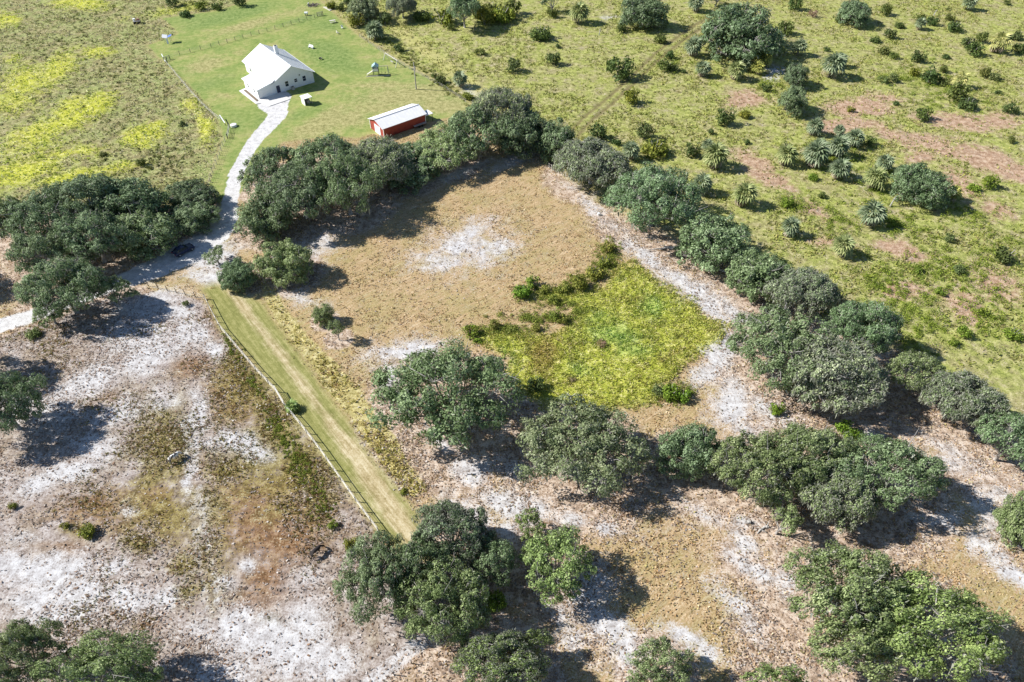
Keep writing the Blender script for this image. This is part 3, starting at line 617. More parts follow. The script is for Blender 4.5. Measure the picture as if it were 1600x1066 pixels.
tufts('marsh_grass', 260000, lambda f, x, y: f['marsh'] * (.5 + .4 * (f['n_mid'] > .47)), 0.42, 0.34,
      [(.46, .49, .09), (.55, .54, .14), (.36, .41, .08), (.68, .62, .30), (.29, .35, .07), (.46, .42, .12)], 5, 0.9, 60, 125, lambda p, c: c * (1 - blobs(p[0], p[1], MBROWN)[:, None] * np.array([.12, .26, .15])) * (1 - blobs(p[0], p[1], MGREEN)[:, None] * np.array([.35, .05, .15])))
tufts('rough_field_grass', 130000, lambda f, x, y: f['west'] * (1 - f['yel']) * (.22 + .12 * (f['n_mid'] > .52)), 0.38, 0.7,
      [(.44, .40, .21), (.52, .47, .27), (.38, .39, .16), (.62, .57, .36), (.33, .34, .13)], 4, 0.7, 130, 285)
tufts('yellow_field_grass', 110000, lambda f, x, y: sst(f['yel'], .25, .9) * .5, 0.5, 0.8,
      [(.47, .52, .11), (.57, .58, .17), (.34, .42, .08), (.68, .67, .36)], 4, 0.9, 130, 285)
tufts('scrub_field_grass', 170000, lambda f, x, y: f['scrub'] * (1 - np.clip(f['rust'], 0, .8)) * (1 - f['rut']) * (.18 + .75 * (f['n_mid'] > .52)) * .55, 0.36, 0.55,
      [(.27, .30, .065), (.35, .36, .085), (.20, .24, .055), (.46, .43, .16), (.33, .29, .12)], 3, 0.8, 80, 285)
tufts('dry_pasture_grass', 120000, lambda f, x, y: np.clip(1 - f['scrub'] - f['west'] - f['marsh'] - f['padd'] - f['lawn'] - f['path'], 0, 1) * (1 - np.clip(f['sand'], 0, .9)) * (.25 + .4 * (f['n_mid'] > .5)), 0.20, 0.42,
      [(.54, .40, .23), (.46, .30, .15), (.70, .57, .38), (.42, .37, .16), (.60, .45, .27)], 3, 1.2, 24, 165)
tufts('path_side_grass', 60000, lambda f, x, y: f['band'] * (1 - f['path']) * (.12 + .5 * (f['n_mid'] > .5)), 0.38, 0.42,
      [(.62, .54, .21), (.54, .48, .15), (.74, .65, .34), (.42, .41, .12)], 4, 0.8, 55, 112)
tufts('paddock_weeds', 220000, lambda f, x, y: f['padd'] * np.clip((f['olive'] + .25 * f['rust'] + (f['n_mid'] - .5) * 2.2 - .35) * .8, 0, 1), 0.24, 0.26,
      [(.27, .22, .07), (.34, .29, .10), (.21, .20, .055), (.30, .19, .09)], 4, 0.7, 28, 112)

def specks(name, n, dens, size, cols, y0, y1):
    y = rng.uniform(y0, y1, n); x = rng.uniform(-1, 1, n) * (y * _c + CAM_H * _s) * .78
    f = ground_fields(x, y); keep = rng.random(n) < dens(f) * (1 - np.clip(f['drive'], 0, 1)) * (1 - f['path']); x, y = x[keep], y[keep]; k = len(x)
    a = rng.uniform(0, 6.28, k); s1 = size * rng.uniform(.5, 1.5, k); s2 = s1 * rng.uniform(.25, .7, k); z = rng.uniform(.03, .10, k); tl = rng.normal(0, .25, (k, 2)) * s1[:, None]
    ux, uy = np.cos(a) * s1 / 2, np.sin(a) * s1 / 2; vx, vy = -np.sin(a) * s2 / 2, np.cos(a) * s2 / 2
    V = np.stack([np.stack([x - ux - vx, y - uy - vy, z], 1), np.stack([x + ux - vx, y + uy - vy, z + np.abs(tl[:, 0])], 1), np.stack([x + ux + vx, y + uy + vy, z + np.abs(tl[:, 1])], 1), np.stack([x - ux + vx, y - uy + vy, z], 1)], 1).reshape(-1, 3)
    ci = np.asarray(cols)[rng.integers(0, len(cols), k)] * rng.uniform(.75, 1.2, (k, 1)); cc = np.repeat(np.concatenate([ci, np.ones((k, 1))], 1), 4, 0); print(name, k)
    return tag(link(D.objects.new(name, np_mesh(name, V, np.arange(k * 4).reshape(-1, 4), M['tuft'], attrs=dict(blade=cc)))), kind='stuff')
specks('leaf_litter', 200000, lambda f: np.clip(f['litter'] * .7 + f['padd'] * .35 - np.clip(f['sand'], 0, 1) * .2, 0, .9) * (.35 + .9 * (f['n_mid'] > .5)) * (1 - f['lawn']) * (1 - f['marsh']), .24,
       [(.26, .20, .16), (.34, .26, .20), (.44, .36, .30), (.20, .165, .14), (.58, .53, .49), (.30, .19, .12)], 24, 125)

# ------------------------------------------------------------------ foliage builders
def unit(v): return v / (np.linalg.norm(v, axis=-1, keepdims=True) + 1e-9)
def leaf_quads(pos, nrm, size, r):
    n = len(pos); t = unit(np.cross(nrm, r.normal(size=(n, 3)))); b = np.cross(nrm, t)
    s1 = (size * r.uniform(.6, 1.25, n))[:, None]; s2 = s1 * r.uniform(.45, .8, n)[:, None]
    k = (nrm * s1 * r.uniform(-.25, .25, n)[:, None])
    return np.stack([pos - t * s1 * .5, pos - b * s2 * .5 + k, pos + t * s1 * .5, pos + b * s2 * .5 + k], 1)
def puffs(centers, radii, per, size, r, flat=.75, up=.35, wild=.75, out=None):
    """leaf clumps on the outside of many small puffs; returns quads (n,4,3) and tint (n)"""
    C = np.repeat(centers, per, 0); Rr = np.repeat(radii, per); n = len(C)
    d = r.normal(size=(n, 3)); d[:, 2] += .35 * np.abs(d[:, 2]); d = unit(d)
    rad = Rr * np.clip(r.uniform(.3, 1.15, n) ** .42, 0, 1.15)
    p = C + d * rad[:, None] * np.array([1, 1, flat])
    dd = d if out is None else d * .8 + np.repeat(out, per, 0) * .8
    nrm = unit(dd + r.normal(size=(n, 3)) * wild + np.array([0, 0, up]))
    t = np.clip(.45 + .20 * r.normal(size=n) + np.repeat(r.normal(0, .13, len(centers)), per), 0, 1)
    return leaf_quads(p, nrm, np.full(n, size), r), t
def quads_mesh(name, Q, tint, mat):
    return np_mesh(name, Q.reshape(-1, 3), np.arange(len(Q) * 4).reshape(-1, 4), mat, tint=tint)

def make_oak(seed, R, H, nsub, leaf, density=1.0, moss=1.0, airy=0.0, dome=0.0):
    """returns trunk, crown and moss meshes of an oak with a crown radius R and a height H"""
    r = np.random.default_rng(seed); mb = MB()
    subs = []; tries = 0
    while len(subs) < nsub and tries < 900:
        tries += 1
        a = r.uniform(0, 2 * np.pi); q = np.sqrt(r.uniform(0, 1)) * .80
        sr = R * r.uniform(.24, .38) * (1.12 - .22 * q)
        z = H * (.30 + .50 * np.sqrt(max(0, 1 - q ** 2)) + r.uniform(-.14, .05) - dome * r.random() ** 1.5)
        c = np.array([np.cos(a) * q * R, np.sin(a) * q * R, z])
        if all(np.linalg.norm((c - s[0]) * [1, 1, 1.3]) > (.62 - .12 * (dome > 0)) * (sr + s[1]) for s in subs): subs.append((c, sr))
    base_r = .045 * R + .05
    fork = np.array([r.normal(0, .04 * R), r.normal(0, .04 * R), H * r.uniform(.14, .22)])
    mb.tube([(0, 0, -.2), (fork[0] * .4, fork[1] * .4, fork[2] * .5), fork], [base_r * 1.35, base_r, base_r * .92], 8)
    cs = []; rs = []; os_ = []
    for c, sr in subs:
        mid = fork * .45 + c * .55 + np.array([r.normal(0, .05 * R), r.normal(0, .05 * R), -.02 * H])
        m1 = fork * .78 + mid * .22 + np.array([0, 0, .04 * H])
        k = base_r * r.uniform(.38, .55)
        mb.tube([fork, m1, mid, c], [k, k * .85, k * .6, k * .3], 5, False)
        npf = int(17 + 9 * r.random())
        for _ in range(npf):
            d = r.normal(size=3); d[2] = abs(d[2]) * .95 - .32; d = d / np.linalg.norm(d)
            pc = c + d * sr * np.array([1, 1, .72]) * r.uniform(.68, 1.0)
            pr = sr * r.uniform(.24, .42)
            cs.append(pc); rs.append(pr); os_.append(d)
            if r.random() < .55:
                kk = k * .28; q1 = c * .5 + pc * .5 + r.normal(0, .03 * R, 3)
                mb.tube([c, q1, pc + (pc - q1) * .25], [kk, kk * .7, kk * .35], 3, False)
    for _ in range(int(4 + R * .8)):                        # bare dead limbs that stick out of the crown
        c, sr = subs[r.integers(0, len(subs))]; d = r.normal(size=3); d[2] = abs(d[2]) * .9 + .2; d = d / np.linalg.norm(d)
        p0 = c + d * sr * .3; p1 = c + d * sr * r.uniform(.8, .98); p2 = c + (d + r.normal(0, .3, 3)) * sr * r.uniform(.98, 1.1); k = .011 * R * r.uniform(.5, 1.0)
        mb.tube([p0, p1, p2], [k, k * .7, k * .35], 4, False)
        mb.tube([p1, p1 + (d + r.normal(0, .8, 3)) * sr * .16], [k * .6, k * .3], 3, False)
    cs = np.array(cs); rs = np.array(rs)
    per = int(density * 12.5 * (np.mean(rs) / leaf) ** 2)
    Q, t = puffs(cs, rs, per, leaf, r, wild=.5, up=.25, out=np.array(os_))
    if airy: keep = r.random(len(Q)) > airy; Q, t = Q[keep], t[keep]
    # grey moss strands and bare twigs, mostly low and inside
    ms = None
    if moss > 0:
        n = int(len(cs) * 16 * moss); i = r.integers(0, len(cs), n)
        d = r.normal(size=(n, 3)); d[:, 2] = -np.abs(d[:, 2]) * .6 + .15; d = unit(d)
        p = cs[i] + d * rs[i][:, None] * r.uniform(.75, 1.15, n)[:, None]
        L = R * .07 * r.uniform(.4, 1.3, n); a = r.uniform(0, np.pi, n); wv = .018 * R * r.uniform(.5, 1.3, n)
        ox = np.stack([np.cos(a) * wv, np.sin(a) * wv, np.zeros(n)], 1); dz = np.stack([r.normal(0, .25, n) * L, r.normal(0, .25, n) * L, -L], 1)
        ms = np.stack([p - ox, p + ox, p + dz + ox * .4, p + dz - ox * .4], 1)
        n2 = int(n * .55); i = r.integers(0, len(cs), n2); d = r.normal(size=(n2, 3)); d[:, 2] = np.abs(d[:, 2]) * .8; d = unit(d)
        p = cs[i] + d * rs[i][:, None] * r.uniform(.8, 1.02, n2)[:, None]; g = unit(d * .6 + r.normal(size=(n2, 3))) * (R * .06 * r.uniform(.5, 1.3, n2))[:, None]
        s = unit(np.cross(g, r.normal(size=(n2, 3)))) * (.0075 * R * r.uniform(.6, 1.3, n2))[:, None]
        ms = np.concatenate([ms, np.stack([p - s, p + s, p + g + s * .4, p + g - s * .4], 1)])
    nm = 'oak'
    out = [mb.mesh('trunk', M['bark']), quads_mesh('crown', Q, t, M['oak_leaf'])]
    out.append(quads_mesh('moss', ms, r.uniform(.1, .9, len(ms)), M['moss']) if ms is not None else None)
    for p in out[0].polygons: p.use_smooth = True
    return dict(R=R, H=H, parts=out)
OAK = {'S': [make_oak(100 + i, 3.2, 4.6, 9, .27, 1.0, .12) for i in range(4)],
       'M': [make_oak(200 + i, 6.0, 7.5, 16, .33, 1.0, .22) for i in range(5)],
       'L': [make_oak(300 + i, 10.0, 10.5, 30, .40, 1.0, .25) for i in range(6)],
       'D': [make_oak(450 + i, 5.5, 6.5, 34, .34, .9, .08, dome=.42) for i in range(4)],      # round, leafy to the ground
       'G': [make_oak(400 + i, 8.0, 9.5, 20, .37, .8, 1.8) for i in range(3)]}      # grey, hung with moss
_oakn = {k: 0 for k in OAK}
def oak(cx, cy, wpx, hpx, Ht, kind, col, label, name='oak_tree', group='live oaks', cat='tree'):
    Ht = Ht * random.uniform(.92, 1.08) * (1.32 if cy < 330 else 1.22 if cy < 480 else 1.10)
    jit = random.uniform(1.0, 1.28); col = tuple(q * jit * random.uniform(.97, 1.03) for q in col)
    base = at(cx, cy, Ht * .50); s = px_scale(project(base.x, base.y)[1]); dlt = PITCH + math.atan((cy - 533) / FPX)
    rx = wpx / 2 / s; ry = (hpx / s - Ht * .62 * math.cos(dlt)) / 2 / math.sin(dlt); ry = min(max(ry, rx * .62), rx * 1.35)
    i = _oakn[kind]; _oakn[kind] += 1; v = OAK[kind][i % len(OAK[kind])]
    k = (i // len(OAK[kind]) + i) % 4; sw = k % 2
    root = empty(name, (base.x, base.y, 0), k * math.pi / 2 + random.uniform(-.15, .15))
    root.scale = ((ry if sw else rx) / v['R'] * 1.03, (rx if sw else ry) / v['R'] * 1.03, Ht / v['H'])
    tag(root, label, cat, group)
    for nm, me in zip(('trunk', 'crown', 'spanish_moss'), v['parts']):
        if me is None: continue
        o = link(D.objects.new(nm, me), root)
        if nm == 'spanish_moss': o['kind'] = 'stuff'
        if nm == 'crown': o.color = tuple(col) + (1,)
    return root
for a in OAKS: oak(*a)

# ------------------------------------------------------------------ shrubs
def make_shrub(seed, npf, leaf, up=.3, tall=1.0):
    r = np.random.default_rng(seed)
    a = r.uniform(0, 2 * np.pi, npf); q = np.sqrt(r.random(npf)) * .68
    z = tall * (.16 + .74 * np.sqrt(1 - q ** 2) * r.random(npf) ** .8)
    cs = np.stack([np.cos(a) * q, np.sin(a) * q, z], 1); rs = r.uniform(.25, .42, npf)
    return puffs(cs, rs, int(34 / (leaf / .2) ** 2), leaf, r, .85, up, .55)
SHRUB = []
for i in range(8):
    Q, t = make_shrub(500 + i, 16 + i % 4 * 4, .2, .3, (.85, 1.1, 1.35, .7)[i % 4])
    SHRUB.append(quads_mesh('foliage', Q, t, M['shrub_leaf']))
Q, t = make_shrub(540, 14, .17, .2, .8); DEADSHRUB = quads_mesh('foliage', Q[::2], t[::2], M['dead_leaf'])
st = MB()
for k in range(5):
    a = k * 1.3; st.tube([(0, 0, -.1), (.15 * math.cos(a), .15 * math.sin(a), .4), (.4 * math.cos(a), .4 * math.sin(a), .85)], [.05, .04, .02], 4, False)
STEM = st.mesh('stem', M['bark'])
SHCOL = {'d': (.85, .95, .95), 'm': (1.15, 1.12, .95), 'y': (1.75, 1.5, .75), 'g': (1.35, 1.35, 1.55), 'b': (1.55, 1.75, .75), 'p': (1, .9, .85), 'o': (1.9, 1.65, 1.05)}
SHNAME = {'d': 'dark green', 'm': 'mid green', 'y': 'yellowish green', 'g': 'grey green', 'b': 'bright green', 'p': 'dead pinkish grey', 'o': 'olive'}
SHRUBS = [(750, 81, 9, 'm'), (802, 103, 12, 'd'), (864, 94, 11, 'd'), (845, 50, 17, 'm'), (873, 71, 5, 'd'), (968, 108, 21, 'd'), (986, 153, 13, 'y'), (1032, 60, 11, 'm'), (970, 43, 10, 'd'), (863, 20, 9, 'm'),
 (757, 27, 15, 'y'), (785, 20, 20, 'y'), (771, 12, 15, 'm'), (800, 12, 14, 'm'), (705, 43, 6, 'm'), (730, 149, 9, 'y'), (1046, 85, 9, 'd'), (1041, 103, 13, 'm'), (1008, 208, 13, 'd'), (1024, 230, 20, 'y'), (965, 220, 9, 'd'), (935, 208, 14, 'd'),
 (1083, 236, 12, 'd'), (1068, 111, 5, 'd'), (1198, 136, 9, 'd'), (1227, 45, 13, 'm'), (1243, 8, 10, 'd'), (1270, 20, 9, 'p'), (1309, 27, 9, 'm'), (1292, 77, 5, 'd'), (1134, 185, 14, 'd'), (1164, 178, 10, 'y'), (1330, 170, 7, 'y'), (1054, 107, 7, 'd'),
 (1384, 17, 9, 'm'), (1406, 38, 7, 'd'), (1437, 27, 10, 'm'), (1457, 33, 9, 'd'), (1485, 28, 7, 'm'), (1493, 41, 12, 'd'), (1482, 14, 4, 'm'), (1574, 4, 6, 'm'), (1390, 54, 9, 'd'), (1368, 61, 8, 'd'), (1384, 79, 10, 'm'), (1397, 87, 7, 'm'), (1436, 90, 11, 'd'), (1479, 88, 6, 'd'),
 (1513, 66, 12, 'd'), (1523, 78, 12, 'd'), (1534, 60, 9, 'm'), (1576, 56, 8, 'd'), (1595, 55, 10, 'd'), (1595, 76, 11, 'd'), (1454, 120, 14, 'd'), (1430, 111, 9, 'y'), (1474, 107, 8, 'm'), (1474, 128, 9, 'm'), (1495, 147, 15, 'm'), (1513, 161, 13, 'd'), (1560, 144, 6, 'd'), (1579, 170, 11, 'd'), (1442, 180, 13, 'm'),
 (1401, 161, 5, 'd'), (1381, 124, 9, 'g'), (1397, 122, 8, 'g'), (1539, 115, 8, 'm'), (1555, 118, 9, 'g'), (1166, 220, 6, 'd'), (1111, 206, 5, 'd'), (1231, 317, 10, 'b'), (1272, 276, 8, 'b'), (1284, 304, 8, 'm'), (1360, 221, 10, 'm'), (1580, 219, 6, 'm'), (1523, 291, 10, 'b'), (1576, 398, 18, 'd'), (1484, 372, 8, 'g'),
 (1546, 286, 12, 'b'), (1500, 420, 10, 'g'), (1470, 455, 9, 'b'), (1535, 488, 8, 'b'), (1506, 520, 10, 'b'), (1585, 520, 14, 'b'), (1432, 418, 10, 'b'), (1490, 535, 8, 'b'),
 (557, 34, 12, 'y'), (516, 7, 9, 'y'), (531, 10, 9, 'm'), (545, 4, 9, 'd'), (584, 49, 12, 'd'), (659, 22, 13, 'm'), (690, 24, 20, 'y'), (749, 22, 10, 'm'), (623, 76, 8, 'd'), (689, 124, 9, 'd'), (678, 118, 6, 'm'), (600, 30, 12, 'd'), (270, 4, 9, 'd'), (288, 20, 8, 'd'), (340, 8, 10, 'm'), (375, 2, 10, 'd'), (312, 10, 9, 'y'),
 (815, 454, 15, 'b'), (832, 441, 13, 'b'), (735, 518, 13, 'b'), (772, 508, 9, 'o'), (800, 512, 8, 'o'), (745, 533, 8, 'b'), (880, 500, 9, 'o'), (868, 492, 10, 'o'), (838, 512, 8, 'o'), (850, 452, 10, 'o'), (880, 450, 11, 'o'), (905, 443, 13, 'o'), (930, 425, 14, 'o'), (945, 408, 13, 'o'), (950, 388, 10, 'o'), (865, 470, 9, 'o'),
 (1050, 612, 16, 'b'), (1068, 618, 14, 'b'), (1030, 610, 11, 'g'), (838, 602, 13, 'd'), (776, 938, 16, 'b'), (760, 955, 10, 'm'), (520, 820, 8, 'b'), (548, 850, 11, 'y'), (135, 830, 14, 'y'), (100, 822, 8, 'y'), (20, 790, 7, 'y'), (290, 475, 5, 'm'), (50, 520, 11, 'g'), (632, 768, 7, 'y'), (462, 640, 7, 'm'),
 (1320, 672, 15, 'b'), (1338, 678, 12, 'b'), (940, 536, 9, 'p'), (895, 592, 7, 'p'), (220, 255, 7, 'm'), (160, 240, 6, 'm'), (282, 192, 6, 'd'), (1268, 470, 7, 'b'), (1215, 640, 12, 'b')]
# ------------------------------------------------------------------ cabbage palms
def make_frond(seed, dead=False):
    r = np.random.default_rng(seed); V = []; F = []; T = []
    def quad(a, b, c, d, t): n = len(V); V.extend([a, b, c, d]); F.append((n, n + 1, n + 2, n + 3)); T.append(t)
    quad((0, -.03, 0), (0, .03, 0), (.75, .02, .12), (.75, -.02, .12), .4)
    n = 9
    for k in range(n):
        a = (k / (n - 1) - .5) * 3.3; L = .85 * (1 - .22 * abs(a) / 1.65) * r.uniform(.9, 1.1)
        d = np.array([math.cos(a), math.sin(a)]); s = np.array([-d[1], d[0]]) * .085
        o = np.array([.62, 0, .12]); m = o + np.array([d[0] * L * .55, d[1] * L * .55, .10 - .05 * abs(a)]); e = o + np.array([d[0] * L, d[1] * L, -.16 - .1 * r.random()])
        sv = np.array([s[0], s[1], 0])
        quad(tuple(o), tuple(m - sv + [0, 0, -.03]), tuple(e), tuple(m + sv + [0, 0, .02]), np.clip(.5 + r.normal(0, .22), 0, 1))
    return np_mesh('frond', V, np.array(F), M['dead_leaf'] if dead else M['palm_leaf'], tint=T)
FROND = [make_frond(600 + i) for i in range(4)]; DEADFROND = [make_frond(620 + i, True) for i in range(2)]
tk = MB(); tk.tube([(0, 0, -.2), (.02, .03, .3), (0, 0, 1)], [.20, .16, .15], 8); PTRUNK = tk.mesh('trunk', M['palm_bark'])
def palm(px, py, rpx, label, lean=0.0, h=None, col=(1, 1, 1), dead=4, nfr=32):
    s = px_scale(py); Rc = rpx / s * 1.22
    h = h or max(.9, Rc * .85); base = at(px, py, h)
    root = empty('cabbage_palm', (base.x, base.y, 0), random.uniform(0, 6.28)); tag(root, label, 'palm tree', 'cabbage palms in the scrub field')
    tr = link(D.objects.new('trunk', PTRUNK), root); tr.scale = (.8 + .25 * Rc,) * 2 + (h,)
    for k in range(nfr):
        o = D.objects.new('frond', FROND[k % 4]); el = math.asin(max(-.6, min(.98, .98 - 1.5 * (k + .5) / nfr)))
        o.location = (0, 0, h); o.rotation_euler = (random.uniform(-.3, .3), -el, k * 2.399 + random.uniform(-.2, .2))
        o.scale = (Rc / 1.4 * random.uniform(.9, 1.12),) * 3; o.color = tuple(col) + (1,); link(o, root)
    for k in range(dead):
        o = D.objects.new('dead_frond', DEADFROND[k % 2]); o.location = (0, 0, h * .97)
        o.rotation_euler = (0, R_(random.uniform(40, 75)), random.uniform(0, 6.28)); o.scale = (Rc / 1.5,) * 3; link(o, root)
    return root
PALMS = [  # x, y, radius, dead fronds, colour, hand label (or None)
 (718, 124, 11, 3, 0, 'palm beside the lawn corner right of the utility pole'), (905, 20, 14, 5, 1, 'shaggy palm at the top edge left of the top edge oak'), (1083, 73, 13, 4, 0, 'round bluish palm left of the biggest field oak'),
 (1098, 107, 11, 5, 0, 'palm with a dark skirt below left of the biggest field oak'), (985, 236, 13, 4, 0, 'blue green palm beside the greyish oak of the right treeline'), (1023, 28, 11, 3, 1, 'light palm in front of the top edge oak'),
 (1087, 5, 11, 5, 0, 'palm at the top edge left of the biggest field oak'), (1150, 110, 13, 8, 1, 'yellowing palm with hanging brown fronds below the biggest field oak'), (1163, 101, 9, 3, 0, 'small palm touching the yellowing palm'),
 (1194, 91, 12, 6, 2, 'yellow topped palm at the lower edge of the biggest field oak'), (1184, 106, 9, 4, 2, 'leaning yellow palm beside the white sand patch'), (1249, 74, 11, 4, 0, 'palm right of the biggest field oak above the upright tree'),
 (1301, 102, 17, 5, 0, 'large twin headed palm right of the two upright small trees'), (1313, 94, 10, 3, 0, 'second head leaning right behind the large twin palm'), (1273, 198, 12, 4, 0, 'palm below the lower upright tree'),
 (1274, 240, 19, 7, 0, 'largest palm in the middle palm group'), (1280, 228, 11, 3, 0, 'palm rising behind the largest palm of the middle group'), (1229, 242, 15, 5, 1, 'yellow green palm left of the middle palm group'),
 (1309, 229, 15, 5, 0, 'palm right of the largest palm in the middle group'), (1335, 216, 13, 5, 0, 'upper right palm of the middle group'), (1312, 264, 15, 4, 0, 'palm below the middle group beside the pale sand'),
 (1117, 243, 18, 6, 1, 'big drooping palm right of the greyish treeline oak'), (1105, 227, 9, 3, 0, 'small palm behind the big drooping palm'), (1163, 304, 17, 6, 1, 'lone palm with a pale foot between drooping palm and treeline'),
 (1234, 355, 14, 4, 0, 'lone palm above the right treeline with a dark shadow'), (1368, 279, 16, 5, 1, 'leafy palm left of the dark round oak'), (1382, 254, 12, 5, 0, 'palm with a brown crown base above the leafy palm'),
 (1409, 268, 10, 2, 0, 'palm leaning out of the dark round oak'), (1489, 302, 12, 3, 2, 'bright yellow green palm at the right side of the dark round oak'), (1362, 334, 18, 3, 0, 'wide low palm below the dark round oak'),
 (1316, 384, 16, 3, 1, 'palm at the edge of the scrub above the mossy giant clump'), (1097, 288, 15, 4, 0, 'palm half hidden behind the big forked oak'), (1515, 4, 10, 4, 0, 'palm at the top edge near the right corner'),
 (1562, 66, 14, 12, 3, 'dying palm with a brown crown at the top right'), (1502, 124, 12, 12, 3, 'dead grey palm in the bushes at the right'), (1438, 37, 8, 2, 0, 'little pale palm in front of a bush near the top right'),
 (1311, 204, 8, 3, 0, 'small palm between the upper palms of the middle group'), (584, 48, 13, 3, 0, 'palm like bush at the lawn edge above the play tower'), (1258, 375, 8, 2, 0, None), (1083, 240, 9, 2, 0, None)]
PCOL = [(1, 1, 1.05), (1.25, 1.15, .85), (1.75, 1.45, .7), (1.9, 1.5, 1.0)]
PALMS = [p for p in PALMS if p[5]]
for (x, y, r, dd_, c, lb) in PALMS: palm(x, y, r, lb, col=PCOL[c], dead=dd_, nfr=14 if dd_ > 9 else 32)
yp = palm(456, 636, 11, 'young bright green palm growing through the paddock fence beside the gate', h=.5, col=(1.0, 1.15, .6), dead=0, nfr=18); yp['group'] = 'young palms'

# ---- a label for each shrub: which landmark it stands nearest, on which side, and how manyth it is there
LAND = [(1158, 48, 'the biggest field oak'), (1005, 18, 'the oak above the trail'), (725, 20, 'the tall narrow tree'), (1336, 18, 'the bluish round tree'), (1440, 288, 'the dark round oak'),
 (1562, 66, 'the dying brown palm'), (1502, 124, 'the dead grey palm'), (1301, 102, 'the large twin headed palm'), (1274, 240, 'the largest palm'), (1150, 110, 'the yellowing palm'), (1117, 243, 'the big drooping palm'),
 (1240, 156, 'the lower upright tree'), (648, 120, 'the utility pole'), (590, 105, 'the play tower'), (1022, 315, 'the forked trunk oak'), (925, 258, 'the greyish mossy oak'), (1362, 334, 'the wide low palm'), (1025, 530, 'the middle of the marsh'),
 (697, 622, 'the huge spreading oak'), (272, 715, 'the black and white horse'), (495, 862, 'the dark horse'), (1080, 702, 'the compact round oak'), (1300, 570, 'the mossy giant clump'), (1505, 628, 'the silvery oak'), (432, 110, 'the white house'),
 (870, 885, 'the feathery round tree'), (457, 634, 'the young fence palm'), (100, 455, 'the big spreading track oak'), (1265, 715, 'the lower right oak clump'), (568, 10, 'the grey yard corner oak')]
SECT = ['right', 'lower right', 'underside', 'lower left', 'left', 'upper left', 'upper side', 'upper right']
ORD = ['nearest', 'second nearest', 'third nearest', 'fourth nearest', 'fifth nearest', 'sixth nearest', 'seventh nearest', 'eighth nearest']
def shrub_labels():
    pts = np.array([(s[0], s[1]) for s in SHRUBS], float); best = [None] * len(pts)
    for lx, ly, nm in LAND:
        d = pts - (lx, ly); dist = np.hypot(d[:, 0], d[:, 1]); sec = (np.round(np.degrees(np.arctan2(d[:, 1], d[:, 0])) / 45).astype(int)) % 8
        for s in range(8):
            for rank, i in enumerate(sorted(np.nonzero(sec == s)[0], key=lambda j: dist[j])):
                if rank < 8:
                    sc = dist[i] * (1 + .6 * rank)
                    if best[i] is None or sc < best[i][0]: best[i] = (sc, rank, s, nm)
    out = []
    for (x, y, r, c), b in zip(SHRUBS, best):
        sz = 'small' if r < 9 else 'medium' if r < 14 else 'large'
        out.append(f"{sz} {SHNAME[c]} shrub {ORD[b[1]]} on {SECT[b[2]]} of {b[3]}")
    return out
for i, ((px_, py_, r_, c_), lb) in enumerate(zip(SHRUBS, shrub_labels())):
    s = px_scale(py_); Rm = r_ / s * 1.15; Hm = Rm * random.uniform(.95, 1.25); base = at(px_, py_, Hm * .5)
    me = DEADSHRUB if c_ == 'p' else SHRUB[i % 8]; cv = tuple(k * random.uniform(.92, 1.08) for k in SHCOL[c_])
    if r_ >= 12:
        root = empty('shrub', (base.x, base.y, 0), random.uniform(0, 6.28)); root.scale = (Rm, Rm, Hm)
        o = link(D.objects.new('foliage', me), root); link(D.objects.new('stem', STEM), root)
    else:
        root = o = link(D.objects.new('shrub', me)); o.location = (base.x, base.y, -.05); o.rotation_euler = (0, 0, random.uniform(0, 6.28)); o.scale = (Rm, Rm, Hm)
    o.color = cv + (1,); tag(root, lb, 'shrub', 'shrubs scattered over the fields')

# low scrub that nobody could count
def low_scrub(name, regions, n, col_lo, col_hi, rad=(.5, 1.1), leaf=.22):
    r = np.random.default_rng(77 + n); cs = []; rs = []
    for (x, y, rx, ry, a, k) in regions:
        for _ in range(int(n * k)):
            u = r.normal(0, .5, 2); ca, sa = math.cos(R_(a)), math.sin(R_(a))
            p = at(x + (u[0] * rx * ca - u[1] * ry * sa), y + (u[0] * rx * sa + u[1] * ry * ca), 0)
            R0 = r.uniform(*rad)
            for _k in range(3): cs.append((p.x + r.normal(0, .45) * R0, p.y + r.normal(0, .45) * R0, R0 * r.uniform(.1, .5))); rs.append(R0 * r.uniform(.4, .7))
    Q, t = puffs(np.array(cs), np.array(rs), 22, leaf, r, .7, .35, .8)
    o = link(D.objects.new(name, quads_mesh(name, Q, t, M['shrub_leaf']))); o.color = col_lo; return tag(o, kind='stuff')
low_scrub('low_scrub', [(1430, 500, 60, 40, 30, 1.2), (1480, 420, 70, 30, 10, 1.0), (1400, 350, 60, 20, 20, .8), (1560, 400, 40, 40, 0, .5), (1340, 260, 60, 40, 30, .5), (1540, 480, 50, 60, 0, .7), (1450, 140, 60, 40, 20, .7), (1310, 345, 50, 30, 20, .6), (1520, 340, 60, 30, 20, .6), (1380, 440, 60, 30, 20, .8), (1290, 250, 50, 24, 10, .7), (1370, 290, 40, 30, 0, .5), (1200, 130, 50, 20, 0, .4), (1490, 150, 60, 30, 20, .7), (1400, 120, 40, 14, 0, .5), (1050, 100, 30, 14, 0, .3), (1240, 320, 40, 16, 10, .5)],
          90, (1.9, 1.9, .85, 1), None, (.6, 1.35), .24)
low_scrub('yard_edge_scrub', [(640, 95, 50, 10, 38, 1.3), (700, 138, 40, 8, 38, .9), (590, 55, 30, 8, 38, .6), (300, 12, 60, 8, -12, .7)], 60, (1.5, 1.35, .75, 1), None, (.4, .9))
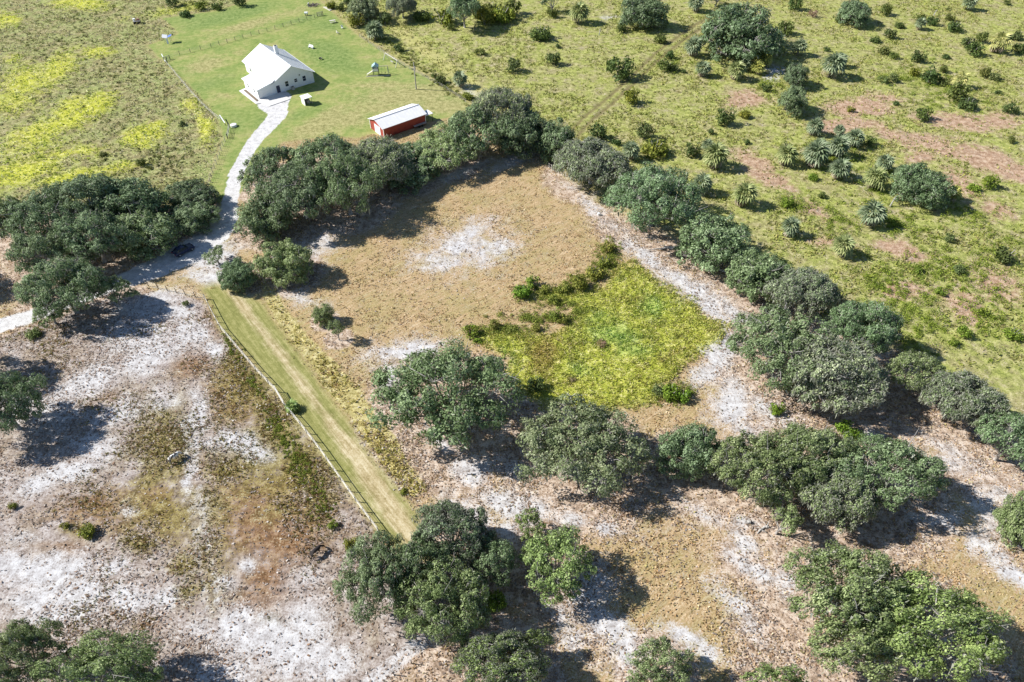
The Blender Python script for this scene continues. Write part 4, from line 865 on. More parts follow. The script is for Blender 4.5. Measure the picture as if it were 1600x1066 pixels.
low_scrub('marsh_edge_scrub', [(900, 446, 70, 14, -20, 2.0), (850, 500, 60, 10, 4, 1.5), (790, 516, 50, 10, 0, 1.1), (948, 405, 20, 32, 20, 1.5), (1050, 615, 36, 16, 10, 1.0), (870, 472, 50, 12, 20, 1.0), (905, 492, 16, 14, 0, .5)], 60, (1.9, 1.75, 1.0, 1), None, (.5, 1.0), .2)
low_scrub('paddock_edge_weeds', [(470, 725, 18, 50, -34, 1.6), (435, 670, 14, 34, -34, .9), (395, 600, 10, 40, -36, .6), (360, 540, 8, 30, -30, .5), (500, 800, 20, 20, 0, .3)], 90, (1.7, 1.6, .7, 1), None, (.2, .42), .14)
low_scrub('rough_field_brush', [(180, 130, 120, 60, 0, 1.0), (100, 60, 120, 50, 0, 1.0), (250, 250, 60, 40, 0, .8), (300, 8, 60, 8, -10, .6), (150, 20, 120, 16, 0, .5)], 80, (1.25, 1.1, .8, 1), None, (.3, .8), .22)

# ------------------------------------------------------------------ house
U = Vector((.779, .627, 0)).normalized(); VV = Vector((-U.y, U.x, 0)); HO = at(430, 147.3); HW, HL = 12.3, 19.4
house = empty('house', HO, math.atan2(U.y, U.x)); tag(house, 'white farmhouse with a metal gable roof and attached garage on the lawn', 'house')
ze, zr, oh = 3.3, 6.5, .45      # local: x across the gable, y along the ridge
wl_ = MB()
wl_.add([(0, 0, 0), (HW, 0, 0), (HW, HL, 0), (0, HL, 0), (0, 0, ze), (HW, 0, ze), (HW, HL, ze), (0, HL, ze), (HW / 2, 0, zr - .12), (HW / 2, HL, zr - .12)],
        [(0, 1, 5, 8, 4), (1, 2, 6, 5), (2, 3, 7, 9, 6), (3, 0, 4, 7)])
hw_ = wl_.build('wall', M['white_wall'], house)
m = MB()
for k in range(1, 19):
    x = k * HW / 19
    m.box((x, -.012, (ze + (1 - abs(x - HW / 2) / (HW / 2)) * (zr - ze)) / 2 - .08), (.06, .03, ze + (1 - abs(x - HW / 2) / (HW / 2)) * (zr - ze) - .2))
m.build('siding_batten', M['white_wall'], hw_)
sl = (zr - ze) / (HW / 2)
def roof_side(sgn):
    m = MB(); xe = -oh if sgn < 0 else HW + oh; zee = ze - oh * sl
    xm = HW / 2
    vs = []
    for dz in (0, -.10):
        vs += [(xm, -oh, zr + dz), (xm, HL + oh, zr + dz), (xe, HL + oh, zee + dz), (xe, -oh, zee + dz)]
    m.add(vs, [(0, 1, 2, 3), (7, 6, 5, 4), (0, 3, 7, 4), (1, 5, 6, 2), (3, 2, 6, 7)])
    o = m.build('roof', M['metal_roof'], house)
    sm = MB()
    for k in range(1, 33):
        y = -oh + k * (HL + 2 * oh) / 33
        sm.bar((xm + (xe - xm) * .02, y, zr + .012), (xe, y, zee + .035), .035, .03)
    o2 = sm.build('roof_seam', M['seam'], o); return o
roof_side(-1); roof_side(1)
m = MB(); m.bar((HW / 2, -oh - .02, zr + .03), (HW / 2, HL + oh + .02, zr + .03), .32, .05); m.build('ridge_cap', M['white_trim'], house)
# wide chimney on the far slope
m = MB(); m.box((HW / 2 + 1.5, HL * .62, zr + .1), (1.0, .75, 2.6)); ch = m.build('chimney', M['white_trim'], house)
m = MB(); m.box((HW / 2 + 1.5, HL * .62, zr + 1.47), (.62, .42, .12)); m.build('chimney_cap', M['dark_trim'], ch)
# lower rear roof beyond the chimney
def win(x, z, wd, h, y=-.03, dirx=True, par=house, mull=True):
    f = MB(); t = .09
    def bx(dx, dz, sx, sz, dy=0.0, th=.08):
        f.box((x + dx, y + dy, z + dz) if dirx else (y + dy, x + dx, z + dz), (sx, th, sz) if dirx else (th, sx, sz))
    bx(0, h / 2 + t / 2, wd + 2 * t, t); bx(0, -h / 2 - t / 2, wd + 2 * t, t); bx(wd / 2 + t / 2, 0, t, h); bx(-wd / 2 - t / 2, 0, t, h)
    if mull: bx(0, 0, wd, .05)
    fr = f.build('window', M['white_trim'], par)
    g = MB(); g.box((x, y + .012, z) if dirx else (y + .012, x, z), (wd - .01, .03, h - .01) if dirx else (.03, wd - .01, h - .01)); g.build('pane', M['glass'], fr)
    return fr
win(4.0, 1.9, .95, 1.4); win(6.8, 2.1, .85, .95); win(9.4, 1.95, .95, 1.4)
m = MB(); m.box((1.25, -.035, 1.08), (1.05, .07, 2.15)); dr = m.build('door', M['dark_door'], house)
m = MB(); m.box((1.62, -.1, 1.05), (.06, .08, .14)); m.build('handle', M['chrome'], dr)
for k, (a, b_, c_, d_) in enumerate([(1.25, 2.22, 1.35, .12), (.65, 1.1, .12, 2.2), (1.85, 1.1, .12, 2.2)]):
    m = MB(); m.box((a, -.05, b_), (c_, .1, d_)); m.build('door_frame', M['white_trim'], house)
m = MB(); m.box((5.3, -.5, .42), (.85, .75, .84)); ac = m.build('air_conditioner', M['grey_wood'], house)
m = MB(); m.tube([(5.3, -.5, .84), (5.3, -.5, .88)], .3, 10); m.build('fan_grille', M['dark_trim'], ac)
m = MB(); m.box((8.2, -.06, 3.3), (.3, .1, .3)); m.build('wall_lamp', M['dark_trim'], house)
for y in (HL * .35, HL * .8): win(y, 1.9, .9, 1.3, -.04, False)
win(HL * .3, 1.9, 1.0, 1.3, HW + .04, False); win(HL * .7, 1.9, 1.6, 1.3, HW + .04, False)
# garage wing on the left of the gable front
GX, GF, GD = -4.8, -.25, 9.2
zl, zh = 2.65, 2.65 + .2 * 6.2
m = MB(); m.add([(GX, GF, 0), (0, GF, 0), (0, GD, 0), (GX, GD, 0), (GX, GF, zl), (0, GF, zl + .96), (0, GD, zl + .96), (GX, GD, zl)],
               [(0, 1, 5, 4), (2, 3, 7, 6), (3, 0, 4, 7), (1, 2, 6, 5)]); m.build('garage_wall', M['white_wall'], house)
vs = []
xr = 1.35; zrx = zl + .2 * (xr - GX)
for dz in (.12, .02):
    vs += [(GX - .4, GF - .4, zl - .08 + dz), (-.02, GF - .4, zl + .96 + dz), (-.02, -oh, zl + .96 + dz), (xr, -oh + .6, zrx + dz), (xr, GD + .3, zrx + dz), (GX - .4, GD + .3, zl - .08 + dz)]
m = MB(); m.add(vs, [(0, 1, 2, 3, 4, 5), (11, 10, 9, 8, 7, 6)] + [(i, i + 6, (i + 1) % 6 + 6, (i + 1) % 6) for i in range(6)])
gr = m.build('garage_roof', M['metal_roof'], house)
m = MB()
for k in range(1, 15):
    y = GF - .3 + k * .64; m.bar((GX - .38, y, zl + .06), (xr - .6, y, zl + .06 + .2 * (xr - .2 - GX)), .035, .03)
m.build('roof_seam', M['seam'], gr)
m = MB()
for k in range(4): m.box((GX + 2.35, GF - .03, .30 + k * .55), (3.5, .06, .53))
m.build('garage_door', M['white_trim'], house)
for y in (2.2, 6.3): win(y, 1.65, .75, 1.1, GX - .03, False)
m = MB(); m.tube([(GX + .12, GF - .08, 0.1), (GX + .12, GF - .08, zl - .1)], .05, 6); m.build('downspout', M['grey_wood'], house)
m = MB(); m.bar((-oh - .05, -oh, ze - oh * sl - .06), (-oh - .05, HL + oh, ze - oh * sl - .06), .12, .12); m.build('gutter', M['white_trim'], house)
m = MB(); m.bar((HW + oh + .05, -oh, ze - oh * sl - .06), (HW + oh + .05, HL + oh, ze - oh * sl - .06), .12, .12); m.build('gutter', M['white_trim'], house)
# concrete apron and mulch bed
hm = Matrix.Translation(HO) @ Matrix.Rotation(math.atan2(U.y, U.x), 4, 'Z')
ap = [at(373.5, 142.5), at(385, 137.5), at(409, 156), at(428, 148), at(440, 144.5), at(453, 155.5), at(421, 166.5), at(408, 161.5), at(400, 163)]
m = MB(); m.prism([(p.x, p.y) for p in ap], -.1, .12); tag(m.build('concrete_apron', M['concrete']), kind='structure')
mu = [at(381, 142.2), at(384.5, 141), at(404, 157.5), at(401.5, 159.5)]
m = MB(); m.prism([(p.x, p.y) for p in mu], .05, .22); tag(m.build('mulch_bed', M['mulch']), kind='structure')

# ------------------------------------------------------------------ red barn
zb = 2.7; nl, nr, fl_ = at(598.2, 202, zb), at(665.6, 178.4, zb), at(573.4, 185.7, zb)
BU = (nr - nl); BL_ = BU.length; BW = 7.2
barn = empty('barn', (nl.x, nl.y, 0), math.atan2(BU.y, BU.x)); tag(barn, 'red metal barn with a white roof behind the treeline', 'barn')
zrb = 3.9; rid = BW * .5
m = MB(); m.add([(.2, .2, 0), (BL_ - .2, .2, 0), (BL_ - .2, BW - .2, 0), (.2, BW - .2, 0), (.2, .2, zb), (BL_ - .2, .2, zb), (BL_ - .2, BW - .2, zb), (.2, BW - .2, zb), (.2, rid, zrb - .08), (BL_ - .2, rid, zrb - .08)],
               [(0, 1, 5, 4), (1, 2, 6, 9, 5), (2, 3, 7, 6), (3, 0, 4, 8, 7)]); bw = m.build('wall', M['red_siding'], barn)
m = MB()
for k in range(24): m.box((.5 + k * (BL_ - 1) / 23, .185, zb / 2), (.06, .03, zb - .05))
m.build('siding_rib', M['red_siding'], bw)
for sg, (y0, z0) in enumerate(((-.1, zb - .02), (BW + .1, zb - .02))):
    m = MB(); vs = []
    for dz in (.05, -.03): vs += [(-.25, rid, zrb + dz), (BL_ + .25, rid, zrb + dz), (BL_ + .25, y0, z0 + dz), (-.25, y0, z0 + dz)]
    m.add(vs, [(0, 1, 2, 3), (7, 6, 5, 4), (0, 3, 7, 4), (1, 5, 6, 2), (3, 2, 6, 7)]); ro = m.build('roof', M['barn_roof'], barn)
    s_ = MB()
    for k in range(1, 15):
        x = -.25 + k * (BL_ + .5) / 15; s_.bar((x, rid, zrb + .06), (x, y0, z0 + .06), .04, .03)
    s_.build('roof_seam', M['barn_roof'], ro)
m = MB(); m.bar((-.27, rid, zrb + .07), (BL_ + .27, rid, zrb + .07), .35, .05); m.build('ridge_cap', M['seam'], barn)
m = MB(); m.box((.17, rid - .3, 1.15), (.06, 2.6, 2.3)); m.build('barn_door', M['white_trim'], barn)
for y in (rid - 1.68, rid + 1.08):
    m = MB(); m.box((.17, y, 1.2), (.08, .12, 2.4)); m.build('door_frame', M['white_trim'], barn)
for k in range(4):
    x = .2 + (k % 2) * (BL_ - .4); y = .2 + (k // 2) * (BW - .4); m = MB(); m.box((x, y, zb / 2), (.18, .18, zb - .04)); m.build('corner_trim', M['white_trim'], barn)
m = MB(); m.box((BL_ + 1.0, 1.2, 2.3), (2.2, 2.6, .08)); m.build('lean_to_roof', M['barn_roof'], barn)
for y in (.1, 2.3):
    m = MB(); m.box((BL_ + 1.9, y, 1.12), (.12, .12, 2.25)); m.build('post', M['dark_wood'], barn)
tl = empty('trailer', at(655, 197), .65); tag(tl, 'low grey flat trailer parked in shade beside the red barn wall', 'trailer')
m = MB(); m.box((0, 0, .62), (3.6, 1.6, .12)); m.build('deck', M['grey_wood'], tl)
for sx in (-.4, .5):
    for sy in (-.88, .88):
        m = MB(); m.tube([(sx, sy - .09, .32), (sx, sy + .09, .32)], .32, 12); m.build('wheel', M['tyre'], tl)
m = MB(); m.bar((1.8, 0, .6), (2.9, 0, .5), .1); m.build('drawbar', M['dark_trim'], tl)

# ------------------------------------------------------------------ things in the yard
shed = empty('garden_shed', at(483, 164), math.atan2(U.y, U.x)); tag(shed, 'small white shed with an open dark front right of the house', 'shed')
m = MB(); m.box((0, 1.1, 2.0), (2.5, 2.6, .1)); m.build('roof', M['white_trim'], shed)
m = MB(); m.box((-1.05, 1.1, .975), (.08, 2.1, 1.95)); m.box((0, 2.1, .975), (2.02, .08, 1.95)); m.build('wall', M['white_wall'], shed)
for x in (-.98, .1, 1.02):
    m = MB(); m.box((x, .07, .97), (.1, .1, 1.94)); m.build('post', M['grey_wood'], shed)
m = MB(); m.box((.15, 1.6, .8), (1.7, .6, .06)); m.build('shelf', M['dark_wood'], shed)
m = MB(); m.box((.4, 1.2, .35), (1.0, .7, .7)); m.build('workbench', M['grey_wood'], shed)

pole = empty('utility_pole', at(650.5, 139.5)); tag(pole, 'tall grey wooden utility pole at the lawn corner', 'utility pole')
m = MB(); m.tube([(0, 0, -.3), (0, 0, 4), (-.02, 0, 7.7)], [.17, .15, .12], 8); m.build('pole', M['grey_wood'], pole)
m = MB(); m.tube([(.22, -.1, 5.7), (.22, -.1, 6.6)], .18, 10); m.build('transformer', M['grey_wood'], pole)
m = MB(); m.tube([(0, -.17, 0), (0, -.15, 3.0)], .05, 6); m.build('conduit', M['dark_trim'], pole)

pt = empty('play_tower', at(588, 117), .05); tag(pt, 'playground tower with a pale teal canopy and climbing frame on the lawn', 'playset')
for sx in (-.75, .75):
    for sy in (-.7, .7):
        m = MB(); m.box((sx, sy, 1.35), (.12, .12, 2.7)); m.build('post', M['dark_wood'], pt)
m = MB(); m.box((0, 0, 1.3), (1.7, 1.6, .1)); m.build('platform', M['dark_wood'], pt)
m = MB()
for sy in (-.78, .78): m.box((0, sy, 1.75), (1.6, .05, .75))
m.box((-.83, 0, 1.75), (.05, 1.5, .75)); m.build('side_panel', M['white_trim'], pt)
m = MB(); m.add([(-1, -1, 2.65), (1, -1, 2.65), (1, 1, 2.65), (-1, 1, 2.65), (0, -1, 3.35), (0, 1, 3.35)], [(0, 4, 5, 3), (4, 1, 2, 5), (0, 1, 4), (3, 5, 2)]); m.build('canopy', M['teal'], pt)
m = MB(); m.bar((-.85, 0, 1.3), (-2.7, -.2, .25), .6, .06); m.build('slide', M['pale_wood'], pt)
m = MB(); m.bar((.8, 0, 2.5), (3.6, .2, 2.5), .12); m.build('swing_beam', M['grey_wood'], pt)
for sy in (-.9, 1.1):
    m = MB(); m.bar((3.5, .1, 2.5), (3.7, sy, 0), .11); m.build('leg', M['grey_wood'], pt)
for x in (1.7, 2.7):
    m = MB(); m.bar((x, .1 - .22, 2.45), (x, .1 - .22, .5), .025); m.bar((x, .1 + .22, 2.45), (x, .1 + .22, .5), .025); m.box((x, .1, .5), (.22, .5, .04)); m.build('swing', M['dark_trim'], pt)
m = MB(); m.bar((-2.9, -1.2, .08), (4.0, -.9, .08), .16); m.build('border_timber', M['pale_wood'], pt)

a, b2 = at(603, 93), at(622, 105)
sw = empty('swing_frame', (a + b2) / 2); tag(sw, 'long pale timber beam carried on two end frames at the lawn edge', 'swing frame')
d = (b2 - a) / 2; nrm_ = Vector((-d.y, d.x, 0)).normalized()
m = MB(); m.bar(-d + Vector((0, 0, 2.0)), d + Vector((0, 0, 2.0)), .16); m.build('beam', M['pale_wood'], sw)
for sg in (-1, 1):
    for sk in (-1, 1):
        m = MB(); m.bar(d * sg + Vector((0, 0, 1.98)), d * sg + nrm_ * .9 * sk, .13); m.build('leg', M['pale_wood'], sw)
m = MB(); m.box((0, 0, .55), (1.3, .45, .06), math.atan2(d.y, d.x)); m.build('seat', M['grey_wood'], sw)

bn = empty('garden_bench', at(486, 75.5), -.6); tag(bn, 'short whitish bench alone on the lawn behind the house', 'bench')
m = MB(); m.box((0, 0, .5), (1.9, .55, .09)); m.build('seat', M['white_trim'], bn)
m = MB(); m.box((0, .27, .8), (1.9, .07, .45)); m.build('backrest', M['white_trim'], bn)
for x in (-.8, .8):
    m = MB(); m.box((x, 0, .23), (.1, .5, .46)); m.build('leg', M['white_trim'], bn)
gl = empty('fire_pit', at(501, 93)); tag(gl, 'small black fire pit on the lawn right of the house', 'fire pit')
m = MB(); m.tube([(0, 0, .15), (0, 0, .45)], [.35, .55], 12, False); m.build('bowl', M['dark_trim'], gl)
m = MB()
for k in range(3): m.bar((.3 * math.cos(k * 2.1), .3 * math.sin(k * 2.1), .2), (.45 * math.cos(k * 2.1), .45 * math.sin(k * 2.1), 0), .05)
m.build('stand', M['dark_trim'], gl)

pn = empty('tilted_panel_stand', at(263, 67), .3); tag(pn, 'white and blue sloping panel on a pale stand at the edge of the rough field', 'panel stand')
mt = Matrix.Translation((-.5, .2, 2.0)) @ Matrix.Rotation(R_(14), 4, 'Y') @ Matrix.Rotation(R_(12), 4, 'X')
m = MB(); m.box(None, (1.5, 1.9, .07), M=mt); m.build('white_panel', M['white_trim'], pn)
mt = Matrix.Translation((.95, .3, 1.95)) @ Matrix.Rotation(R_(-16), 4, 'Y')
m = MB(); m.box(None, (1.3, 1.7, .07), M=mt); m.build('blue_panel', M['blue_panel'], pn)
for (x, y) in ((-.9, -.5), (.9, -.4), (-.8, .9), (1.1, .9)):
    m = MB(); m.box((x, y, .95), (.1, .1, 1.9)); m.build('leg', M['pale_wood'], pn)
m = MB(); m.bar((.0, -1.1, .05), (.0, -.3, 1.8), .5, .05); m.build('ladder', M['white_trim'], pn)

fw = empty('farm_cart', at(215, 37), .2); tag(fw, 'derelict brown cart with a white drum standing in the rough field', 'cart')
m = MB(); m.box((0, 0, .75), (2.2, 1.2, .14)); m.build('deck', M['rust'], fw)
m = MB(); m.box((.5, .1, 1.15), (.9, .8, .66)); m.build('engine_box', M['rust'], fw)
m = MB(); m.tube([(-.75, .2, .83), (-.75, .2, 1.6)], .42, 12); m.build('drum', M['white_trim'], fw)
for x in (-.7, .7):
    for y in (-.7, .7):
        m = MB(); m.tube([(x, y - .08, .38), (x, y + .08, .38)], .38, 12); m.build('wheel', M['tyre'], fw)
m = MB(); m.bar((-1.1, -.5, .9), (1.2, -.55, .95), .1); m.build('rail', M['white_trim'], fw)
m = MB(); m.bar((-1.2, .6, .8), (-1.6, 1.6, 1.9), .1); m.build('boom', M['pale_wood'], fw)

pc = empty('picnic_table', at(520, 35.5), .4); tag(pc, 'pale picnic table with side benches near the fenced yard corner', 'picnic table')
m = MB(); m.box((0, 0, .74), (1.9, .8, .06)); m.build('tabletop', M['pale_wood'], pc)
for y in (-.75, .75):
    m = MB(); m.box((0, y, .44), (1.9, .28, .05)); m.build('seat', M['pale_wood'], pc)
for x in (-.65, .65):
    m = MB(); m.bar((x, -.8, 0), (x, .1, .72), .09); m.bar((x + .1, .8, 0), (x + .1, -.1, .72), .09); m.build('leg', M['grey_wood'], pc)
wt = empty('water_tank', at(479, 24)); tag(wt, 'small white tank on short legs behind the yard fence', 'tank')
m = MB(); m.tube([(-.62, 0, .75), (-.55, 0, .75), (.55, 0, .75), (.62, 0, .75)], [.2, .42, .42, .2], 12); m.build('tank', M['white_trim'], wt)
for x in (-.35, .35):
    m = MB(); m.box((x, 0, .2), (.1, .6, .4)); m.build('leg', M['dark_wood'], wt)
def chair(p, rz, lb, mt_):
    c = empty('garden_chair', p, rz); tag(c, lb, 'chair')
    m = MB(); m.box((0, 0, .42), (.6, .6, .07)); m.build('seat', mt_, c)
    m = MB(); m.box((0, .3, .75), (.6, .07, .65)); m.build('backrest', mt_, c)
    for x in (-.25, .25):
        for y in (-.25, .25):
            m = MB(); m.box((x, y, .2), (.07, .07, .39)); m.build('leg', mt_, c)
chair(at(535, 45), .5, 'white garden chair with a dark shadow right of the picnic table', M['white_trim'])
chair(at(528, 53), 2.2, 'pale low chair below the picnic table on the lawn', M['pale_wood'])
bp_ = empty('brush_pile', at(491, 9)); tag(bp_, 'heap of purplish grey branches at the top corner of the yard', 'brush pile')
m = MB()
for k in range(46):
    a_ = random.uniform(0, 6.28); r0 = random.uniform(0, 1.6); p = Vector((r0 * math.cos(a_) * 1.5, r0 * math.sin(a_), random.uniform(.1, .9) * (1 - r0 / 2.2)))
    q = Vector((random.gauss(0, 1), random.gauss(0, 1), random.gauss(0, .25))).normalized() * random.uniform(.5, 1.3); m.tube([p - q, p + q], [.06, .03], 4, False)
m.build('branch', plain('purple_brush', (.22, .17, .17), .9, .3), bp_)
m = MB(); m.box((-1.9, -.4, .5), (.25, 1.3, 1.0)); m.build('pale_board', M['pale_wood'], bp_)
lp = empty('lumber_stack', at(512, 14), -.85); tag(lp, 'long low stack of pale boards along the bushes at the top of the yard', 'lumber')
for k in range(3):
    m = MB(); m.box((.1 * k, -.35 + .33 * k, .1), (4.6 - .3 * k, .3, .18)); m.build('board', M['pale_wood'], lp)
tr_ = empty('water_trough', at(365.5, 197.5)); tag(tr_, 'round white trough beside the fence corner near the drive', 'trough')
m = MB(); m.tube([(0, 0, 0), (0, 0, .5), (0, 0, .56)], [.8, .85, .78], 14); m.build('basin', M['white_trim'], tr_)
m = MB(); m.tube([(0, 0, .57), (0, 0, .575)], .68, 14); m.build('water_surface', M['concrete'], tr_)

# ------------------------------------------------------------------ fences
def fence(name, label, pts, gap, h, wires, pm, post_r=.07, rail=None, seed=0, tilt=.03, zscale=None):
    rr = random.Random(seed); P = [at(*p) for p in pts]; root = empty(name, P[0]); tag(root, label, 'fence', None)
    o0 = P[0]; posts = []
    for a, b in zip(P[:-1], P[1:]):
        n = max(1, round((b - a).length / gap))
        posts += [a.lerp(b, i / n) for i in range(n)]
    posts.append(P[-1])
    me = MB().tube([(0, 0, -.2), (0, 0, h)], [post_r, post_r * .9], 6).mesh('post', pm)
    for p in posts:
        o = link(D.objects.new('post', me), root); o.location = p - o0; o.rotation_euler = (rr.gauss(0, tilt), rr.gauss(0, tilt), rr.uniform(0, 3)); o.scale = (1, 1, rr.uniform(.94, 1.08))
    for k in range(wires):
        z = h * (.12 + .80 * k / max(1, wires - 1)); m = MB()
        m.tube([p - o0 + Vector((0, 0, z + rr.gauss(0, .01))) for p in posts], .012, 3, False); m.build('wire', M['wire'], root)
    if rail:
        for z in rail:
            for a, b in zip(posts[:-1], posts[1:]):
                m = MB(); m.bar(a - o0 + Vector((0, 0, h * z)), b - o0 + Vector((0, 0, h * z)), .05, .11); m.build('rail', M['grey_wood'], root)
    return root
fence('paddock_fence', 'weathered pale post and rail fence between the paddock and mown path', [(321, 468), (334, 494), (345, 514), (372, 546), (400, 579), (420, 600), (431, 612)], 2.4, 1.3, 4, M['grey_wood'], .075, [.93], 1)
fence('paddock_fence', 'long lower stretch of pale fence from the gate to the end oak', [(446, 637), (470, 665), (500, 704), (545, 768), (568, 800), (592, 832)], 2.4, 1.3, 4, M['grey_wood'], .075, [.93], 2)
fence('paddock_fence', 'short dark wire fence at the top corner of the paddock', [(232, 447), (262, 455), (290, 461), (321, 468)], 2.2, 1.3, 4, M['dark_wood'], .07, None, 3)
g = empty('paddock_gate', at(431, 612)); ge = at(446, 637) - at(431, 612); tag(g, 'silvery tubular farm gate in the paddock fence beside the young palm', 'gate')
for z in (.25, .5, .75, 1.0, 1.25):
    m = MB(); m.tube([ge * .03 + Vector((0, 0, z)), ge * .97 + Vector((0, 0, z))], .028, 6); m.build('rail', M['pale_wood'], g)
for t_ in (.03, .5, .97):
    m = MB(); m.tube([ge * t_ + Vector((0, 0, .2)), ge * t_ + Vector((0, 0, 1.3))], .03, 6); m.build('upright', M['pale_wood'], g)
m = MB(); m.bar(ge * 0 + Vector((0, 0, 1.5)), ge + Vector((0, 0, 1.5)), .14, .12); m.build('header_beam', M['pale_wood'], g)
fence('yard_fence', 'dark post and wire fence across the back of the lawn', [(266, 92.5), (281, 86), (330, 74), (380, 60), (430, 46), (480, 31), (503, 24.5)], 3.1, 1.25, 6, M['dark_wood'], .08, None, 4)
fence('yard_fence', 'thin pale wire fence along the left side of the lawn', [(258, 97), (275, 117), (295, 141), (315, 163), (334, 181), (345, 188)], 2.6, 1.2, 5, M['pale_wood'], .06, None, 5)
fence('field_fence', 'grey leaning post fence running down beside the drive to the oaks', [(358, 208), (352, 222), (346, 236), (341, 250), (336, 264), (331, 278), (326, 292)], 2.6, 1.35, 4, M['grey_wood'], .075, None, 6, .07)
fence('boundary_fence', 'old pale plank fence half hidden at the top of the right treeline', [(858, 262), (866, 268), (873, 271), (884, 276)], 1.3, 1.2, 2, M['pale_wood'], .12, None, 7, .05)
fence('boundary_fence', 'low wire fence at the bushy right edge of the lawn', [(562, 58), (600, 84), (640, 108), (690, 136), (728, 160)], 3.0, 1.1, 4, M['grey_wood'], .05, None, 8)
def mesh_panel(p, q, h, lb, brace=None):
    a, b = at(*p), at(*q); d = b - a; r0 = empty('gate_panel', a); tag(r0, lb, 'gate')
    for t_ in (0, 1):
        m = MB(); m.box(d * t_ + Vector((0, 0, h / 2)), (.14, .14, h)); m.build('post', M['dark_wood'], r0)
    m = MB(); m.bar(Vector((0, 0, h * .95)), d + Vector((0, 0, h * .95)), .07); m.bar(Vector((0, 0, .15)), d + Vector((0, 0, .15)), .07); m.build('frame', M['grey_wood'], r0)
    m = MB(); n = int(d.length / .14)
    for k in range(1, n): m.tube([d * (k / n) + Vector((0, 0, .15)), d * (k / n) + Vector((0, 0, h * .95))], .014, 3, False)
    for k in range(1, 8): m.tube([Vector((0, 0, h * k / 8)), d + Vector((0, 0, h * k / 8))], .014, 3, False)
    m.build('mesh', M['wire'], r0); return r0
mesh_panel((257, 96), (266, 93), 1.35, 'grey wire gate panel at the left corner of the yard fence')
mesh_panel((496, 26), (505, 24), 1.35, 'grey wire gate panel at the right end of the yard fence')
bo = empty('brace_board', at(254, 89)); tag(bo, 'white sloping board at the left corner of the yard fence', 'board')
e = at(258.5, 98) - at(254, 89); m = MB(); m.bar((0, 0, .9), e + Vector((0, 0, .4)), .22, .08); m.build('board', M['white_trim'], bo)
for v in (Vector((0, 0, .42)), e + Vector((0, 0, .2))):
    m = MB(); m.box(v, (.1, .1, abs(v.z) * 2)); m.build('post', M['dark_wood'], bo)
bo = empty('brace_board', at(345, 186)); tag(bo, 'white sloping board at the fence corner by the round trough', 'board')
e = at(352.5, 196) - at(345, 186); m = MB(); m.bar((0, 0, 1.1), e + Vector((0, 0, .7)), .24, .08); m.build('board', M['white_trim'], bo)
for v in (Vector((0, 0, .53)), e + Vector((0, 0, .34))):
    m = MB(); m.box(v, (.12, .12, abs(v.z) * 2)); m.build('post', M['dark_wood'], bo)
g2 = empty('drive_gate', at(359, 200)); e = at(356, 217) - at(359, 200); tag(g2, 'dark pipe gate standing open below the round trough', 'gate')
for z in (.3, .6, .9, 1.2):
    m = MB(); m.tube([Vector((0, 0, z)), e + Vector((0, 0, z))], .035, 6); m.build('rail', M['grey_wood'], g2)
for t_ in (0, 1):
    m = MB(); m.box(e * t_ + Vector((0, 0, .7)), (.16, .16, 1.4)); m.build('post', M['dark_wood'], g2)
for (p, lb) in (((643, 1037), 'upper one of two bare wooden posts beside the bottom edge track'), ((615.5, 1054.5), 'lower bare wooden post beside the bottom edge track')):
    o = empty('fence_post', at(*p)); tag(o, lb, 'post', 'bare posts beside the bottom track'); m = MB(); m.tube([(0, 0, -.2), (.02, 0, 1.2)], [.07, .06], 6); m.build('post', M['dark_wood'], o)
    m = MB(); m.tube([(.0, .0, 1.2), (.01, .0, 1.24)], [.075, .05], 6); m.build('cap', M['grey_wood'], o)

# ------------------------------------------------------------------ dead wood
def log(name, a, b, r0, r1, lb, cat, branches=()):
    a, b = at(*a), at(*b); o = empty(name, a); tag(o, lb, cat); d = b - a; m = MB()
    pts = [Vector((0, 0, r0)), d * .35 + Vector((random.gauss(0, .15), random.gauss(0, .15), r0 * 1.1)), d * .7 + Vector((random.gauss(0, .15), random.gauss(0, .15), r1 * 1.6)), d + Vector((0, 0, r1))]
    m.tube(pts, [r0, r0 * .85, (r0 + r1) / 2, r1], 8); m.build('trunk', M['dead_wood'], o)
    for (t_, dx, dy, dz, r_) in branches:
        m = MB(); p = d * t_ + Vector((0, 0, r0)); m.tube([p, p + Vector((dx * .5, dy * .5, dz)), p + Vector((dx, dy, dz * .3))], [r_, r_ * .7, r_ * .3], 5); m.build('branch', M['dead_wood'], o)
log('fallen_log', (1060, 388), (1032, 391), .32, .2, 'fallen grey log with a broken end beside the forked oak', 'log', [(.6, -1.6, .9, .35, .12), (.9, -2.2, -.3, .2, .11), (1.0, -4.6, -.8, .12, .08), (.8, -1.5, -.6, .3, .07)])
log('fallen_log', (1136, 427), (1106, 419), .2, .1, 'thin fallen branch lying below the rounded oak right of the log', 'log', [(.3, -.8, .6, .3, .07), (.7, .6, .5, .2, .06)])
log('driftwood', (1200, 824), (1183, 834), .18, .08, 'pale twisted dead branch lying on the sand left of the lower right clump', 'dead branch', [(.2, .7, 1.1, .5, .08), (.1, -.6, .9, .3, .07), (.5, -.9, .3, .3, .06), (.6, .6, -.5, .2, .05)])
log('stump', (1171, 817), (1166, 816), .28, .2, 'whitish stump piece left of the twisted dead branch', 'stump', [(.3, -.9, .1, .2, .08), (.6, .4, .3, .35, .07)])
